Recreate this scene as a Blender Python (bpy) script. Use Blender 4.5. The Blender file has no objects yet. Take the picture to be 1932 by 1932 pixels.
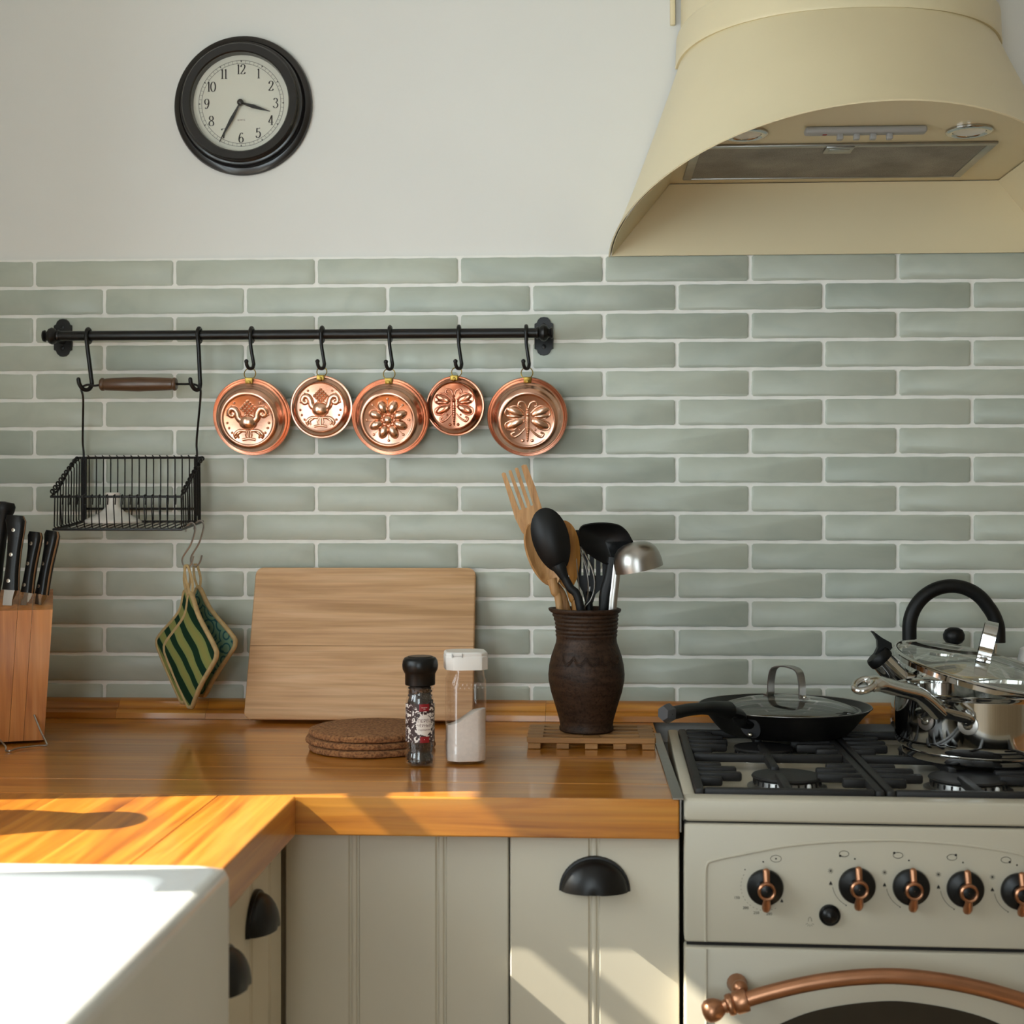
import bpy, bmesh, math, random
from mathutils import Matrix, Vector, Euler
PI = math.pi
random.seed(7)
scene = bpy.context.scene
C = scene.collection

# ------------------------------------------------------------------ camera
F, DIST, CZ = 2600.0, 2.37, 1.2535        # focal length in px of the 1932 frame, distance to the tiled wall, eye height
PSI = math.atan(.05)
_s, _c = math.sin(PSI), math.cos(PSI)
cd = bpy.data.cameras.new('camera'); cam = bpy.data.objects.new('camera', cd); C.objects.link(cam)
cd.sensor_width = 36; cd.lens = 36*F/1932; cd.clip_start = .05; cd.clip_end = 60
cam.location = (0, -DIST, CZ); cam.rotation_euler = (PI/2, 0, PSI)
cd.dof.use_dof = True; cd.dof.focus_distance = 2.10; cd.dof.aperture_fstop = 5.6
scene.camera = cam

# ------------------------------------------------------------------ sky, sun, exposure
w = bpy.data.worlds.new('sky'); scene.world = w; w.use_nodes = True
bg = w.node_tree.nodes['Background']; bg.inputs[0].default_value = (.82, .92, 1.0, 1); bg.inputs[1].default_value = 11.0
SUN_DIR = Vector((1, .139, -.85)).normalized()
sd = bpy.data.lights.new('sun', 'SUN'); sun = bpy.data.objects.new('sun', sd); C.objects.link(sun)
sd.energy = 25.0; sd.angle = math.radians(.45); sd.color = (1, .93, .80)
sun.rotation_euler = SUN_DIR.to_track_quat('-Z', 'Y').to_euler(); sun.location = (-4, -1.3, 4)
def portal(name, loc, rot, sx, sy):
    l = bpy.data.lights.new(name, 'AREA'); l.shape = 'RECTANGLE'; l.size = sx; l.size_y = sy
    l.cycles.is_portal = True
    o = bpy.data.objects.new(name, l); C.objects.link(o); o.location = loc; o.rotation_euler = rot
WIN1 = (-1.95, -.728, 1.02, 2.02)          # y0,y1,z0,z1 of the window in the left wall
WIN2 = (-1.0, -.05, .35, 2.30)              # x0,x1,z0,z1 of the tall window behind the camera
portal('window_daylight', (-1.30, (WIN1[0]+WIN1[1])/2, (WIN1[2]+WIN1[3])/2), (0, -PI/2, 0), WIN1[3]-WIN1[2], WIN1[1]-WIN1[0])
portal('rear_window_daylight', ((WIN2[0]+WIN2[1])/2, -3.98, (WIN2[2]+WIN2[3])/2), (PI/2, 0, 0), WIN2[1]-WIN2[0], WIN2[3]-WIN2[2])
vs = scene.view_settings
vs.view_transform = 'Standard'; vs.look = 'None'; vs.gamma = 1; vs.use_curve_mapping = False; vs.exposure = -0.42
scene.cycles.use_denoising = True
scene.cycles.max_bounces = 10; scene.cycles.diffuse_bounces = 5; scene.cycles.glossy_bounces = 4
scene.cycles.transparent_max_bounces = 16; scene.cycles.transmission_bounces = 4
scene.cycles.caustics_reflective = False; scene.cycles.caustics_refractive = False
scene.cycles.sample_clamp_indirect = 6

# ------------------------------------------------------------------ measuring helpers: a sight line met with a known plane
def ray(px, py):
    u = (px-966)/F; v = (966-py)/F
    return Vector((-_s+u*_c, _c+u*_s, v))
EYE = Vector((0, -DIST, CZ))
def at(px, py, y):
    d = ray(px, py); return EYE + d*((y+DIST)/d.y)
def onz(px, py, z):
    d = ray(px, py); return EYE + d*((z-CZ)/d.z)

# ------------------------------------------------------------------ materials
def lin(h):
    if isinstance(h, str):
        h = [int(h[i:i+2], 16)/255 for i in (0, 2, 4)]
    return tuple((x/12.92 if x <= .04045 else ((x+.055)/1.055)**2.4) for x in h)+(1,)
MATS = {}
class NT:
    def __init__(s, name):
        s.m = bpy.data.materials.new(name); s.m.use_nodes = True; s.t = s.m.node_tree
        s.b = s.t.nodes['Principled BSDF']; MATS[name] = s.m
    def n(s, typ, **kw):
        x = s.t.nodes.new(typ)
        for k, v in kw.items():
            if k.startswith('_'): setattr(x, k[1:], v)
            else: x.inputs[k.replace('__', ' ')].default_value = v
        return x
    def l(s, a, b): s.t.links.new(a, b)
    def co(s, scale=(1, 1, 1), rnd=0.0, rot=(0, 0, 0)):
        tc = s.n('ShaderNodeTexCoord'); mp = s.n('ShaderNodeMapping')
        mp.inputs['Scale'].default_value = scale; mp.inputs['Rotation'].default_value = rot
        if rnd:
            oi = s.n('ShaderNodeObjectInfo'); cb = s.n('ShaderNodeVectorMath', _operation='SCALE')
            cx = s.n('ShaderNodeCombineXYZ')
            for i in range(3): s.l(oi.outputs['Random'], cx.inputs[i])
            s.l(cx.outputs[0], cb.inputs[0]); cb.inputs['Scale'].default_value = rnd
            ad = s.n('ShaderNodeVectorMath', _operation='ADD')
            s.l(tc.outputs['Object'], ad.inputs[0]); s.l(cb.outputs[0], ad.inputs[1]); s.l(ad.outputs[0], mp.inputs['Vector'])
        else: s.l(tc.outputs['Object'], mp.inputs['Vector'])
        return mp.outputs[0]
    def noise(s, vec, scale, detail=3, dist=0, rough=.5):
        x = s.n('ShaderNodeTexNoise', Scale=scale, Detail=detail, Distortion=dist, Roughness=rough); s.l(vec, x.inputs['Vector']); return x.outputs['Fac']
    def ramp(s, fac, stops, interp='LINEAR'):
        r = s.n('ShaderNodeValToRGB'); r.color_ramp.interpolation = interp; e = r.color_ramp.elements
        while len(e) < len(stops): e.new(.5)
        for k, (p, c) in zip(e, stops): k.position = p; k.color = lin(c) if not isinstance(c, tuple) else c
        s.l(fac, r.inputs[0]); return r.outputs['Color']
    def mix(s, a, b, fac, mode='MIX'):
        x = s.n('ShaderNodeMix', _data_type='RGBA', _blend_type=mode)
        for v, i in ((a, 6), (b, 7)):
            if hasattr(v, 'is_linked'): s.l(v, x.inputs[i])
            else: x.inputs[i].default_value = v
        if hasattr(fac, 'is_linked'): s.l(fac, x.inputs[0])
        else: x.inputs[0].default_value = fac
        return x.outputs[2]
    def bump(s, h, strength=.3, dist=.001):
        b = s.n('ShaderNodeBump', Strength=strength, Distance=dist); s.l(h, b.inputs['Height']); s.l(b.outputs[0], s.b.inputs['Normal'])
    def set(s, col=None, rough=None, metal=None, coat=None, coat_r=.1, spec=None):
        I = s.b.inputs
        if col is not None:
            if hasattr(col, 'is_linked'): s.l(col, I['Base Color'])
            else: I['Base Color'].default_value = lin(col) if isinstance(col, str) else col
        if rough is not None:
            if hasattr(rough, 'is_linked'): s.l(rough, I['Roughness'])
            else: I['Roughness'].default_value = rough
        if metal is not None: I['Metallic'].default_value = metal
        if coat is not None: I['Coat Weight'].default_value = coat; I['Coat Roughness'].default_value = coat_r
        if spec is not None: I['Specular IOR Level'].default_value = spec
        return s.m
def plain(name, col, rough=.5, metal=0, coat=None, spec=None, var=.06, vscale=8, bump=0, bscale=200):
    t = NT(name); c0 = lin(col)
    v = t.co(); f = t.noise(v, vscale, 2)
    a = tuple(x*(1-var) for x in c0[:3])+(1,); b = tuple(min(1, x*(1+var)) for x in c0[:3])+(1,)
    col = t.ramp(f, [(.3, a), (.7, b)])
    if bump: t.bump(t.noise(v, bscale, 3), bump, .0008)
    return t.set(col, rough, metal, coat, spec=spec)
def wood(name, stops, axis=0, rough=.4, coat=None, scale=1.0, knots=0, rnd=3.0, bump=.15, vary=.12, fine=1.0):
    """grain runs along the given axis of the object"""
    t = NT(name)
    sc = [14*scale]*3; sc[axis] = .9*scale
    v = t.co(tuple(sc), rnd)
    n1 = t.noise(v, 2.2, 5, 1.2, .55)
    sc2 = [150*scale*fine]*3; sc2[axis] = 4*scale*fine
    v2 = t.co(tuple(sc2), rnd)
    n2 = t.noise(v2, 1.0, 3)
    col = t.ramp(n1, stops)
    col = t.mix(col, t.ramp(n2, [(.3, (.62, .55, .5, 1)), (.62, (1, 1, 1, 1))]), .55, 'MULTIPLY')
    if knots:
        ks = [4.2]*3; ks[axis] = 2.0
        v3 = t.co(tuple(ks), rnd)
        vo = t.n('ShaderNodeTexVoronoi', _voronoi_dimensions='2D', Scale=1.15, Randomness=1.0); t.l(v3, vo.inputs['Vector'])
        k = t.ramp(vo.outputs['Distance'], [(.035, (.26, .13, .06, 1)), (.08, (.58, .40, .30, 1)), (.15, (1, 1, 1, 1))])
        col = t.mix(col, k, knots, 'MULTIPLY')
    if vary:
        oi = t.n('ShaderNodeObjectInfo')
        r = t.ramp(oi.outputs['Random'], [(0, (1-vary,)*3+(1,)), (1, (1+vary*.4,)*3+(1,))])
        col = t.mix(col, r, 1.0, 'MULTIPLY')
    if bump: t.bump(n2, bump, .0006)
    return t.set(col, rough, 0, coat, .12)
def glass(name, tint=(1, 1, 1, 1), refl=.08, rough=.03, edge=.6):
    """thin clear sheet: lets light straight through and mirrors at its surface"""
    t = NT(name); t.t.nodes.remove(t.b)
    tr = t.n('ShaderNodeBsdfTransparent', Color=tint); gl = t.n('ShaderNodeBsdfGlossy', Roughness=rough, Color=(1, 1, 1, 1))
    lw = t.n('ShaderNodeLayerWeight', Blend=.35)
    mr = t.n('ShaderNodeMapRange'); mr.inputs['To Min'].default_value = refl; mr.inputs['To Max'].default_value = edge
    t.l(lw.outputs['Facing'], mr.inputs['Value'])
    pw = t.n('ShaderNodeMath', _operation='POWER'); t.l(lw.outputs['Facing'], pw.inputs[0]); pw.inputs[1].default_value = 2.2
    t.l(pw.outputs[0], mr.inputs['Value'])
    mx = t.n('ShaderNodeMixShader'); t.l(mr.outputs[0], mx.inputs[0]); t.l(tr.outputs[0], mx.inputs[1]); t.l(gl.outputs[0], mx.inputs[2])
    t.l(mx.outputs[0], t.t.nodes['Material Output'].inputs['Surface'])
    return t.m

M = {}
M['plaster'] = plain('plaster', 'e2e1dc', .85, var=.02, vscale=3, bump=.08, bscale=90)
M['beige'] = plain('beige_wall_paint', 'c4b7a2', .85, var=.02, vscale=3)
M['ceiling'] = plain('ceiling_paint', 'ebe8e2', .9, var=.01)
M['floor'] = wood('floor_boards', [(.3, 'b39c7e'), (.7, 'd0bb9c')], 1, .5)
M['grout'] = plain('grout', 'f0eee8', .9, var=.03, vscale=60, bump=.2, bscale=500)
def tile_mat():
    t = NT('sage_glaze'); v = t.co((9, 9, 16), 9.0)
    f = t.noise(v, 1.0, 3, 1.4)
    col = t.ramp(f, [(.3, 'b3baae'), (.52, 'bac0b3'), (.72, 'bdc3b7')])
    oi = t.n('ShaderNodeObjectInfo')
    r = t.ramp(oi.outputs['Random'], [(0, (.84, .86, .86, 1)), (.25, (.95, .95, .95, 1)), (1, (1.03, 1.02, 1.01, 1))])
    col = t.mix(col, r, 1.0, 'MULTIPLY')
    v2 = t.co((10, 10, 26), 9.0); t.bump(t.noise(v2, 1.0, 3, 1.5), .35, .0012)
    return t.set(col, .36, 0, spec=.35)
M['tile'] = tile_mat()
PINE = [(.28, 'a05a12'), (.48, 'c97e24'), (.7, 'dc9a3c')]
M['pine_x'] = wood('varnished_pine_along', PINE, 0, .30, 1.0, knots=.8, vary=.14)
M['pine_y'] = wood('varnished_pine_across', PINE, 1, .32, .6, knots=.8, vary=.14)
M['pine_trim'] = wood('varnished_pine_trim', PINE, 0, .35, .5, vary=.2, rnd=5)
M['cab'] = plain('cream_cabinet_paint', 'd3cab7', .42, var=.015, spec=.4)
M['enamel'] = plain('cream_enamel', 'bfb7a5', .38, var=.01, spec=.35)
M['hood'] = plain('cream_hood_paint', 'dfd1ad', .38, var=.015, spec=.4)
M['black'] = plain('black_satin_metal', '0f0d0c', .36, var=.2, vscale=30, spec=.4)
M['iron'] = plain('black_cast_iron', '171515', .55, var=.25, vscale=60, bump=.25, bscale=400)
M['plastic'] = plain('black_plastic', '0c0c0c', .33, var=.1, spec=.35)
M['softblack'] = plain('black_nylon', '0b0b0b', .45, var=.1, spec=.3)
M['clockblack'] = plain('black_lacquer', '120d0b', .3, var=.15, coat=.35)
M['ink'] = plain('printed_black', '1d1917', .8, var=.02)
M['dial'] = plain('clock_dial_paper', 'd8d6c8', .8, var=.01)
M['copper'] = plain('polished_copper', 'e3b098', .24, 1, var=.12, vscale=25)
M['copperface'] = plain('bright_copper_face', 'eec0a4', .25, 1, var=.1, vscale=35)
M['copperred'] = plain('reddish_copper', 'c98a70', .16, 1, var=.12, vscale=25)
M['coppermatt'] = plain('brushed_copper', 'b58263', .34, 1, var=.08, vscale=40)
M['brass'] = plain('old_brass', 'a98d45', .35, 1, var=.2, vscale=90)
M['chrome'] = plain('polished_steel', 'c9c8c6', .06, 1, var=.02)
M['steel'] = plain('brushed_steel', 'a9a5a0', .3, 1, var=.06, vscale=50)
M['alu'] = plain('burner_aluminium', 'a8a6a2', .35, 1, var=.08, vscale=40)
M['ceramic'] = plain('white_ceramic', 'e8e8e6', .12, var=.01, coat=.5)
M['porcelain'] = plain('white_porcelain', 'dcd8d2', .2, var=.02, coat=.3)
M['white_plastic'] = plain('white_plastic', 'e6e2dc', .35, var=.02)
M['salt'] = plain('salt', 'e6e0da', .9, var=.04, vscale=200, bump=.4, bscale=1500)
M['handlewood'] = wood('dark_stained_handle', [(.3, '46301f'), (.7, '6a4a30')], 0, .35, .3, scale=3, vary=0)
M['beech'] = wood('worn_beech', [(.25, 'bf9464'), (.5, 'daae80'), (.75, 'e6c096')], 0, .6, scale=1.3, vary=.06, bump=.35)
M['blockwood'] = wood('reddish_beech', [(.28, 'a9622a'), (.5, 'cb8340'), (.72, 'd89656')], 2, .42, .2, scale=1.2, vary=.14, fine=.7)
M['spoonwood'] = wood('spoon_wood', [(.28, 'a97642'), (.55, 'c39560'), (.75, 'cda272')], 2, .55, scale=2, vary=.12)
M['orangewood'] = wood('honey_spoon_wood', [(.28, '94601f'), (.55, 'b37b35'), (.75, 'bd8844')], 2, .5, scale=2, vary=.08)
M['bamboo'] = wood('trivet_wood', [(.28, '8d6134'), (.55, 'aa7d49'), (.75, 'b98d5a')], 0, .55, scale=2, vary=.12)
def cork():
    t = NT('cork'); v = t.co()
    a = t.noise(v, 260, 3); vo = t.n('ShaderNodeTexVoronoi', Scale=330); t.l(v, vo.inputs['Vector'])
    col = t.ramp(a, [(.3, '5e3a1f'), (.5, '8e5f38'), (.72, 'a6764a')])
    col = t.mix(col, t.ramp(vo.outputs['Distance'], [(.1, (.5, .45, .4, 1)), (.4, (1, 1, 1, 1))]), .6, 'MULTIPLY')
    t.bump(a, .9, .002); return t.set(col, .9)
M['cork'] = cork()
def clay():
    t = NT('dark_clay'); v = t.co((1, 1, 5)); a = t.noise(v, 28, 4); b = t.noise(t.co(), 240, 3)
    col = t.ramp(a, [(.3, '2a1c13'), (.7, '443022')])
    col = t.mix(col, t.ramp(b, [(.36, (.35, .33, .32, 1)), (.5, (1, 1, 1, 1))]), .7, 'MULTIPLY')
    t.bump(b, .35, .0015); return t.set(col, .5, spec=.22)
M['clay'] = clay()
def fabric(name, kind):
    t = NT(name); weave = t.noise(t.co(), 900, 2)
    if kind == 'stripe':
        v = t.co((1, 1, 1), 0, (0, math.radians(32), 0))
        wv = t.n('ShaderNodeTexWave', _wave_type='BANDS', _bands_direction='X', Scale=11, Distortion=3.2, Detail=1, **{'Detail__Scale': 1.2}); t.l(v, wv.inputs['Vector'])
        col = t.ramp(wv.outputs['Fac'], [(0, '8d8b4e'), (.58, '7f8b52'), (.63, '16321f'), (1, '12301f')])
    else:
        v = t.co((1, 1, 1)); vo = t.n('ShaderNodeTexVoronoi', Scale=34); t.l(v, vo.inputs['Vector'])
        sn = t.n('ShaderNodeMath', _operation='SINE'); mu = t.n('ShaderNodeMath', _operation='MULTIPLY'); mu.inputs[1].default_value = 26
        t.l(vo.outputs['Distance'], mu.inputs[0]); t.l(mu.outputs[0], sn.inputs[0])
        col = t.ramp(sn.outputs[0], [(0, '6c8a72'), (.55, '5d8272'), (.8, '2e5558')])
    t.bump(weave, .3, .0006); return t.set(col, .9, spec=.2)
M['stripe'] = fabric('green_striped_cotton', 'stripe'); M['swirl'] = fabric('teal_swirl_cotton', 'swirl')
M['binding'] = plain('tan_cotton_tape', 'b49a6c', .9, var=.12, vscale=120, bump=.4, bscale=900)
M['glass'] = glass('clear_glass')
M['clockglass'] = glass('clock_glass', (1, 1, 1, 1), .012, .02, .4)
M['lidglass'] = glass('pot_lid_glass', (.80, .82, .78, 1), .16, .04, .75)
M['plasticglass'] = glass('clear_plastic', (.96, .93, .91, 1), .05, .08, .45)
M['pane'] = glass('window_glass', (.97, .98, .97, 1), .04, .01, .5)
M['ovenglass'] = plain('dark_oven_glass', '0b0a09', .05, var=.1, coat=1)
def filt():
    t = NT('filter_mesh'); v = t.co(); a = t.n('ShaderNodeTexVoronoi', Scale=420); t.l(v, a.inputs['Vector'])
    n = t.noise(v, 14, 3)
    col = t.mix(t.ramp(n, [(.3, '77706a'), (.7, '9c958d')]), t.ramp(a.outputs['Distance'], [(.1, (.5, .5, .5, 1)), (.5, (1, 1, 1, 1))]), .6, 'MULTIPLY')
    t.bump(a.outputs['Distance'], .6, .001); return t.set(col, .5, .5)
M['filter'] = filt()
M['grey'] = plain('grey_plastic', '9b9a98', .4, var=.02)
M['darkgrey'] = plain('dark_grey_plastic', '454547', .4, var=.03)
M['frost'] = plain('lamp_lens', 'e4e1da', .25, var=.02)
M['redled'] = plain('red_indicator', '7a1512', .3)
def label_mat():
    t = NT('pepper_label_print'); n = t.noise(t.co(), 230, 2, .8)
    col = t.ramp(n, [(0, '2b1d1c'), (.545, '3a2626'), (.565, 'e6e0da'), (1, 'efe9e4')]); return t.set(col, .4)
M['label'] = label_mat()
M['labelred'] = plain('label_red', '8e1620', .4); M['labelwhite'] = plain('label_white', 'ece6df', .45); M['labelmaroon'] = plain('label_maroon_ink', '57181d', .5)
M['pepper'] = plain('peppercorn', '2b221c', .55, var=.5, vscale=120)
M['rivet'] = plain('bright_rivet', 'c8c2b6', .25, 1)
M['paper'] = plain('white_paper', 'dedbd6', .7, var=.03, vscale=30)
M['leafpot'] = plain('glazed_vase', '6f7f8a', .3, var=.1)
M['frame'] = plain('white_window_paint', 'e2dfd8', .45, var=.01)
M['stone'] = plain('outside_render', 'b5aea2', .9, var=.08)
M['panblack'] = plain('black_nonstick', '141211', .42, var=.25, vscale=50, bump=.1, bscale=600)
M['bladesteel'] = plain('knife_steel', 'aaa49c', .25, 1, var=.05)
M['tan'] = plain('knife_tang', '8a6a4c', .45, var=.1)

# ------------------------------------------------------------------ mesh builder
class MB:
    def __init__(s, M=None): s.v = []; s.f = []; s.M = M or Matrix()
    def add(s, vs, fs, M=None):
        T = s.M @ M if M is not None else s.M
        k = len(s.v); s.v += [T @ Vector(p) for p in vs]; s.f += [[i+k for i in f] for f in fs]; return s
    def box(s, a, b, M=None):
        x0, y0, z0 = [min(p, q) for p, q in zip(a, b)]; x1, y1, z1 = [max(p, q) for p, q in zip(a, b)]
        return s.add([(x0, y0, z0), (x1, y0, z0), (x1, y1, z0), (x0, y1, z0), (x0, y0, z1), (x1, y0, z1), (x1, y1, z1), (x0, y1, z1)],
                     [(3, 2, 1, 0), (4, 5, 6, 7), (0, 1, 5, 4), (1, 2, 6, 5), (2, 3, 7, 6), (3, 0, 4, 7)], M)
    def rbox(s, a, b, r, seg=2, M=None):
        bm = bmesh.new(); bmesh.ops.create_cube(bm, size=1)
        d = [abs(q-p) for p, q in zip(a, b)]; m = [(p+q)/2 for p, q in zip(a, b)]
        for v in bm.verts: v.co = Vector([v.co[i]*d[i]+m[i] for i in range(3)])
        bmesh.ops.bevel(bm, geom=bm.edges[:], offset=min(r, min(d)*.49), segments=seg, affect='EDGES', profile=.5)
        bm.verts.index_update()
        s.add([v.co.copy() for v in bm.verts], [[v.index for v in f.verts] for f in bm.faces], M); bm.free(); return s
    def tube(s, pts, r, n=10, closed=False, cap=True, M=None, flat=1.0):
        pts = [Vector(p) for p in pts]; L = len(pts); rs = r if hasattr(r, '__len__') else [r]*L
        T = []
        for i in range(L):
            a = pts[(i-1) % L] if (closed or i > 0) else pts[i]; b = pts[(i+1) % L] if (closed or i < L-1) else pts[i]
            d = (b-a); T.append(d.normalized() if d.length > 1e-9 else Vector((0, 0, 1)))
        up = Vector((0, 0, 1)) if abs(T[0].z) < .9 else Vector((0, 1, 0))
        nrm = (up - T[0]*up.dot(T[0])).normalized(); vs = []
        for i in range(L):
            nrm = (nrm - T[i]*nrm.dot(T[i]))
            nrm = nrm.normalized() if nrm.length > 1e-6 else T[i].orthogonal().normalized()
            bn = T[i].cross(nrm)
            for k in range(n):
                a = 2*PI*k/n; vs.append(pts[i] + nrm*(rs[i]*flat*math.cos(a)) + bn*(rs[i]*math.sin(a)))
        fs = []
        for i in range(L if closed else L-1):
            j = (i+1) % L
            for k in range(n): fs.append((i*n+k, i*n+(k+1) % n, j*n+(k+1) % n, j*n+k))
        if cap and not closed: fs += [tuple(range(n-1, -1, -1)), tuple(range((L-1)*n, L*n))]
        return s.add(vs, fs, M)
    def lathe(s, prof, n=32, M=None, cap0=False, cap1=False, sx=1.0, sy=1.0):
        """prof: (radius, height) about local z"""
        vs = []; fs = []; L = len(prof)
        for r, h in prof:
            for k in range(n):
                a = 2*PI*k/n; vs.append((r*math.cos(a)*sx, r*math.sin(a)*sy, h))
        for i in range(L-1):
            for k in range(n): fs.append((i*n+k, i*n+(k+1) % n, (i+1)*n+(k+1) % n, (i+1)*n+k))
        if cap0: fs.append(tuple(range(n-1, -1, -1)))
        if cap1: fs.append(tuple(range((L-1)*n, L*n)))
        return s.add(vs, fs, M)
    def ell(s, c, r, n=12, m=8, M=None, lo=-90, hi=90):
        if not hasattr(r, '__len__'): r = (r, r, r)
        vs = []; fs = []
        for i in range(m+1):
            t = math.radians(lo+(hi-lo)*i/m)
            for k in range(n):
                a = 2*PI*k/n; vs.append((c[0]+r[0]*math.cos(t)*math.cos(a), c[1]+r[1]*math.cos(t)*math.sin(a), c[2]+r[2]*math.sin(t)))
        for i in range(m):
            for k in range(n): fs.append((i*n+k, i*n+(k+1) % n, (i+1)*n+(k+1) % n, (i+1)*n+k))
        return s.add(vs, fs, M)
    def torus(s, c, R, r, ax='y', n=28, m=8, M=None, ry=None):
        ry = ry or R
        pts = []
        for k in range(n):
            a = 2*PI*k/n; u, v = R*math.cos(a), ry*math.sin(a)
            pts.append({'x': (c[0], c[1]+u, c[2]+v), 'y': (c[0]+u, c[1], c[2]+v), 'z': (c[0]+u, c[1]+v, c[2])}[ax])
        return s.tube(pts, r, m, closed=True, M=M)
    def prism(s, poly, fa, fb, M=None, ring=None):
        """poly: list of 2-D points; fa, fb map a 2-D point to the two faces"""
        n = len(poly); vs = [Vector(fa(p)) for p in poly]+[Vector(fb(p)) for p in poly]
        fs = [tuple(range(n)), tuple(range(2*n-1, n-1, -1))]+[(i, i+n, (i+1) % n+n, (i+1) % n) for i in range(n)]
        return s.add(vs, fs, M)
    def strip(s, A, B):
        n = len(A); return s.add(list(A)+list(B), [(i, i+1, n+i+1, n+i) for i in range(n-1)])
    def sheet(s, rows, th=None, closed_u=False):
        """grid of points; th: thickness pushed along the vertex normals"""
        R = len(rows); K = len(rows[0]); P = [[Vector(p) for p in r] for r in rows]
        kk = K if closed_u else K-1
        fs = [(i*K+k, i*K+(k+1) % K, (i+1)*K+(k+1) % K, (i+1)*K+k) for i in range(R-1) for k in range(kk)]
        flat = [p for r in P for p in r]
        if not th: return s.add(flat, fs)
        N = []
        for i in range(R):
            for k in range(K):
                a = P[min(i+1, R-1)][k]-P[max(i-1, 0)][k]
                b = P[i][(k+1) % K if closed_u else min(k+1, K-1)]-P[i][(k-1) % K if closed_u else max(k-1, 0)]
                nn = b.cross(a); N.append(nn.normalized() if nn.length > 1e-9 else Vector((0, 0, 1)))
        back = [p+q*th for p, q in zip(flat, N)]; o = R*K
        fs2 = [tuple(reversed([j+o for j in f])) for f in fs]; ed = []
        for k in range(kk):
            k2 = (k+1) % K
            ed += [(k, k+o, k2+o, k2), ((R-1)*K+k, (R-1)*K+k2, (R-1)*K+k2+o, (R-1)*K+k+o)]
        if not closed_u:
            for i in range(R-1): ed += [(i*K, (i+1)*K, (i+1)*K+o, i*K+o), (i*K+K-1, i*K+K-1+o, (i+1)*K+K-1+o, (i+1)*K+K-1)]
        return s.add(flat+back, fs+fs2+ed)
    def mesh(s, name, smooth=40, T=None):
        me = bpy.data.meshes.new(name)
        vs = [T @ v for v in s.v] if T is not None else s.v
        me.from_pydata([tuple(v) for v in vs], [], s.f)
        bm = bmesh.new(); bm.from_mesh(me); bmesh.ops.recalc_face_normals(bm, faces=bm.faces[:]); bm.to_mesh(me); bm.free()
        if smooth:
            me.polygons.foreach_set('use_smooth', [True]*len(me.polygons))
            try: me.set_sharp_from_angle(angle=math.radians(smooth))
            except Exception: pass
        me.update(); return me
def spline(pts, n=6, closed=False):
    P = [Vector(p) for p in pts]; L = len(P); out = []
    for i in range(L if closed else L-1):
        g = lambda k: P[k % L] if closed else P[max(0, min(L-1, k))]
        a, b, c, d = g(i-1), g(i), g(i+1), g(i+2)
        for k in range(n):
            t = k/n; out.append(.5*((2*b)+(c-a)*t+(2*a-5*b+4*c-d)*t*t+(3*b-a-3*c+d)*t**3))
    if not closed: out.append(P[-1].copy())
    return out
def rrect(x0, y0, x1, y1, r, n=4):
    out = []
    for cx, cy, a0 in ((x1-r, y1-r, 0), (x0+r, y1-r, 90), (x0+r, y0+r, 180), (x1-r, y0+r, 270)):
        for k in range(n+1):
            a = math.radians(a0+90*k/n); out.append((cx+r*math.cos(a), cy+r*math.sin(a)))
    return out
def lerp(a, b, t): return a+(b-a)*t
def look(axis_from, axis_to):
    """matrix that turns local +z onto the direction axis_from->axis_to, origin at axis_from"""
    d = (Vector(axis_to)-Vector(axis_from)).normalized()
    return Matrix.Translation(axis_from) @ d.to_track_quat('Z', 'Y').to_matrix().to_4x4()
TOY = Matrix.Rotation(PI/2, 4, 'X')        # local +z -> world -y (towards the room)

def tag(o, label=None, cat=None, group=None, kind=None):
    if label: o['label'] = label
    if cat: o['category'] = cat
    if group: o['group'] = group
    if kind: o['kind'] = kind
    return o
def thing(name, label, cat, loc=(0, 0, 0), rz=0, group=None, kind=None):
    o = bpy.data.objects.new(name, None); C.objects.link(o); o.location = loc; o.rotation_euler = (0, 0, rz)
    o.empty_display_size = .05
    return tag(o, label, cat, group, kind)
def world(o):
    m = Matrix.Translation(o.location) @ o.rotation_euler.to_matrix().to_4x4()
    return world(o.parent) @ m if o.parent else m
def part(name, mb, mat, parent=None, smooth=40, local=False, label=None):
    """links one mesh; the vertices are given in world space unless local"""
    T = None if (local or parent is None) else world(parent).inverted()
    o = bpy.data.objects.new(name, mb.mesh(name, smooth, T)); C.objects.link(o)
    o.data.materials.append(mat if not isinstance(mat, str) else M[mat])
    if parent: o.parent = parent
    if label: o['label'] = label
    return o
def solo(name, mb, mat, label, cat, loc, group=None, smooth=40, kind=None):
    o = bpy.data.objects.new(name, mb.mesh(name, smooth, Matrix.Translation(-Vector(loc)))); C.objects.link(o); o.location = loc
    o.data.materials.append(M[mat]); return tag(o, label, cat, group, kind)
def struct(name, mb, mat, label=None, smooth=0):
    o = part(name, mb, mat, None, smooth); o['kind'] = 'structure'
    if label: o['label'] = label
    return o
def text_mesh(txt, size, align='CENTER'):
    cu = bpy.data.curves.new('t', 'FONT'); cu.body = txt; cu.size = size; cu.align_x = align; cu.align_y = 'CENTER'
    cu.resolution_u = 3
    o = bpy.data.objects.new('t', cu); C.objects.link(o)
    dg = bpy.context.evaluated_depsgraph_get(); me = bpy.data.meshes.new_from_object(o.evaluated_get(dg))
    vs = [v.co.copy() for v in me.vertices]; fs = [list(p.vertices) for p in me.polygons]
    bpy.data.objects.remove(o); bpy.data.curves.remove(cu); bpy.data.meshes.remove(me); return vs, fs

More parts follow.
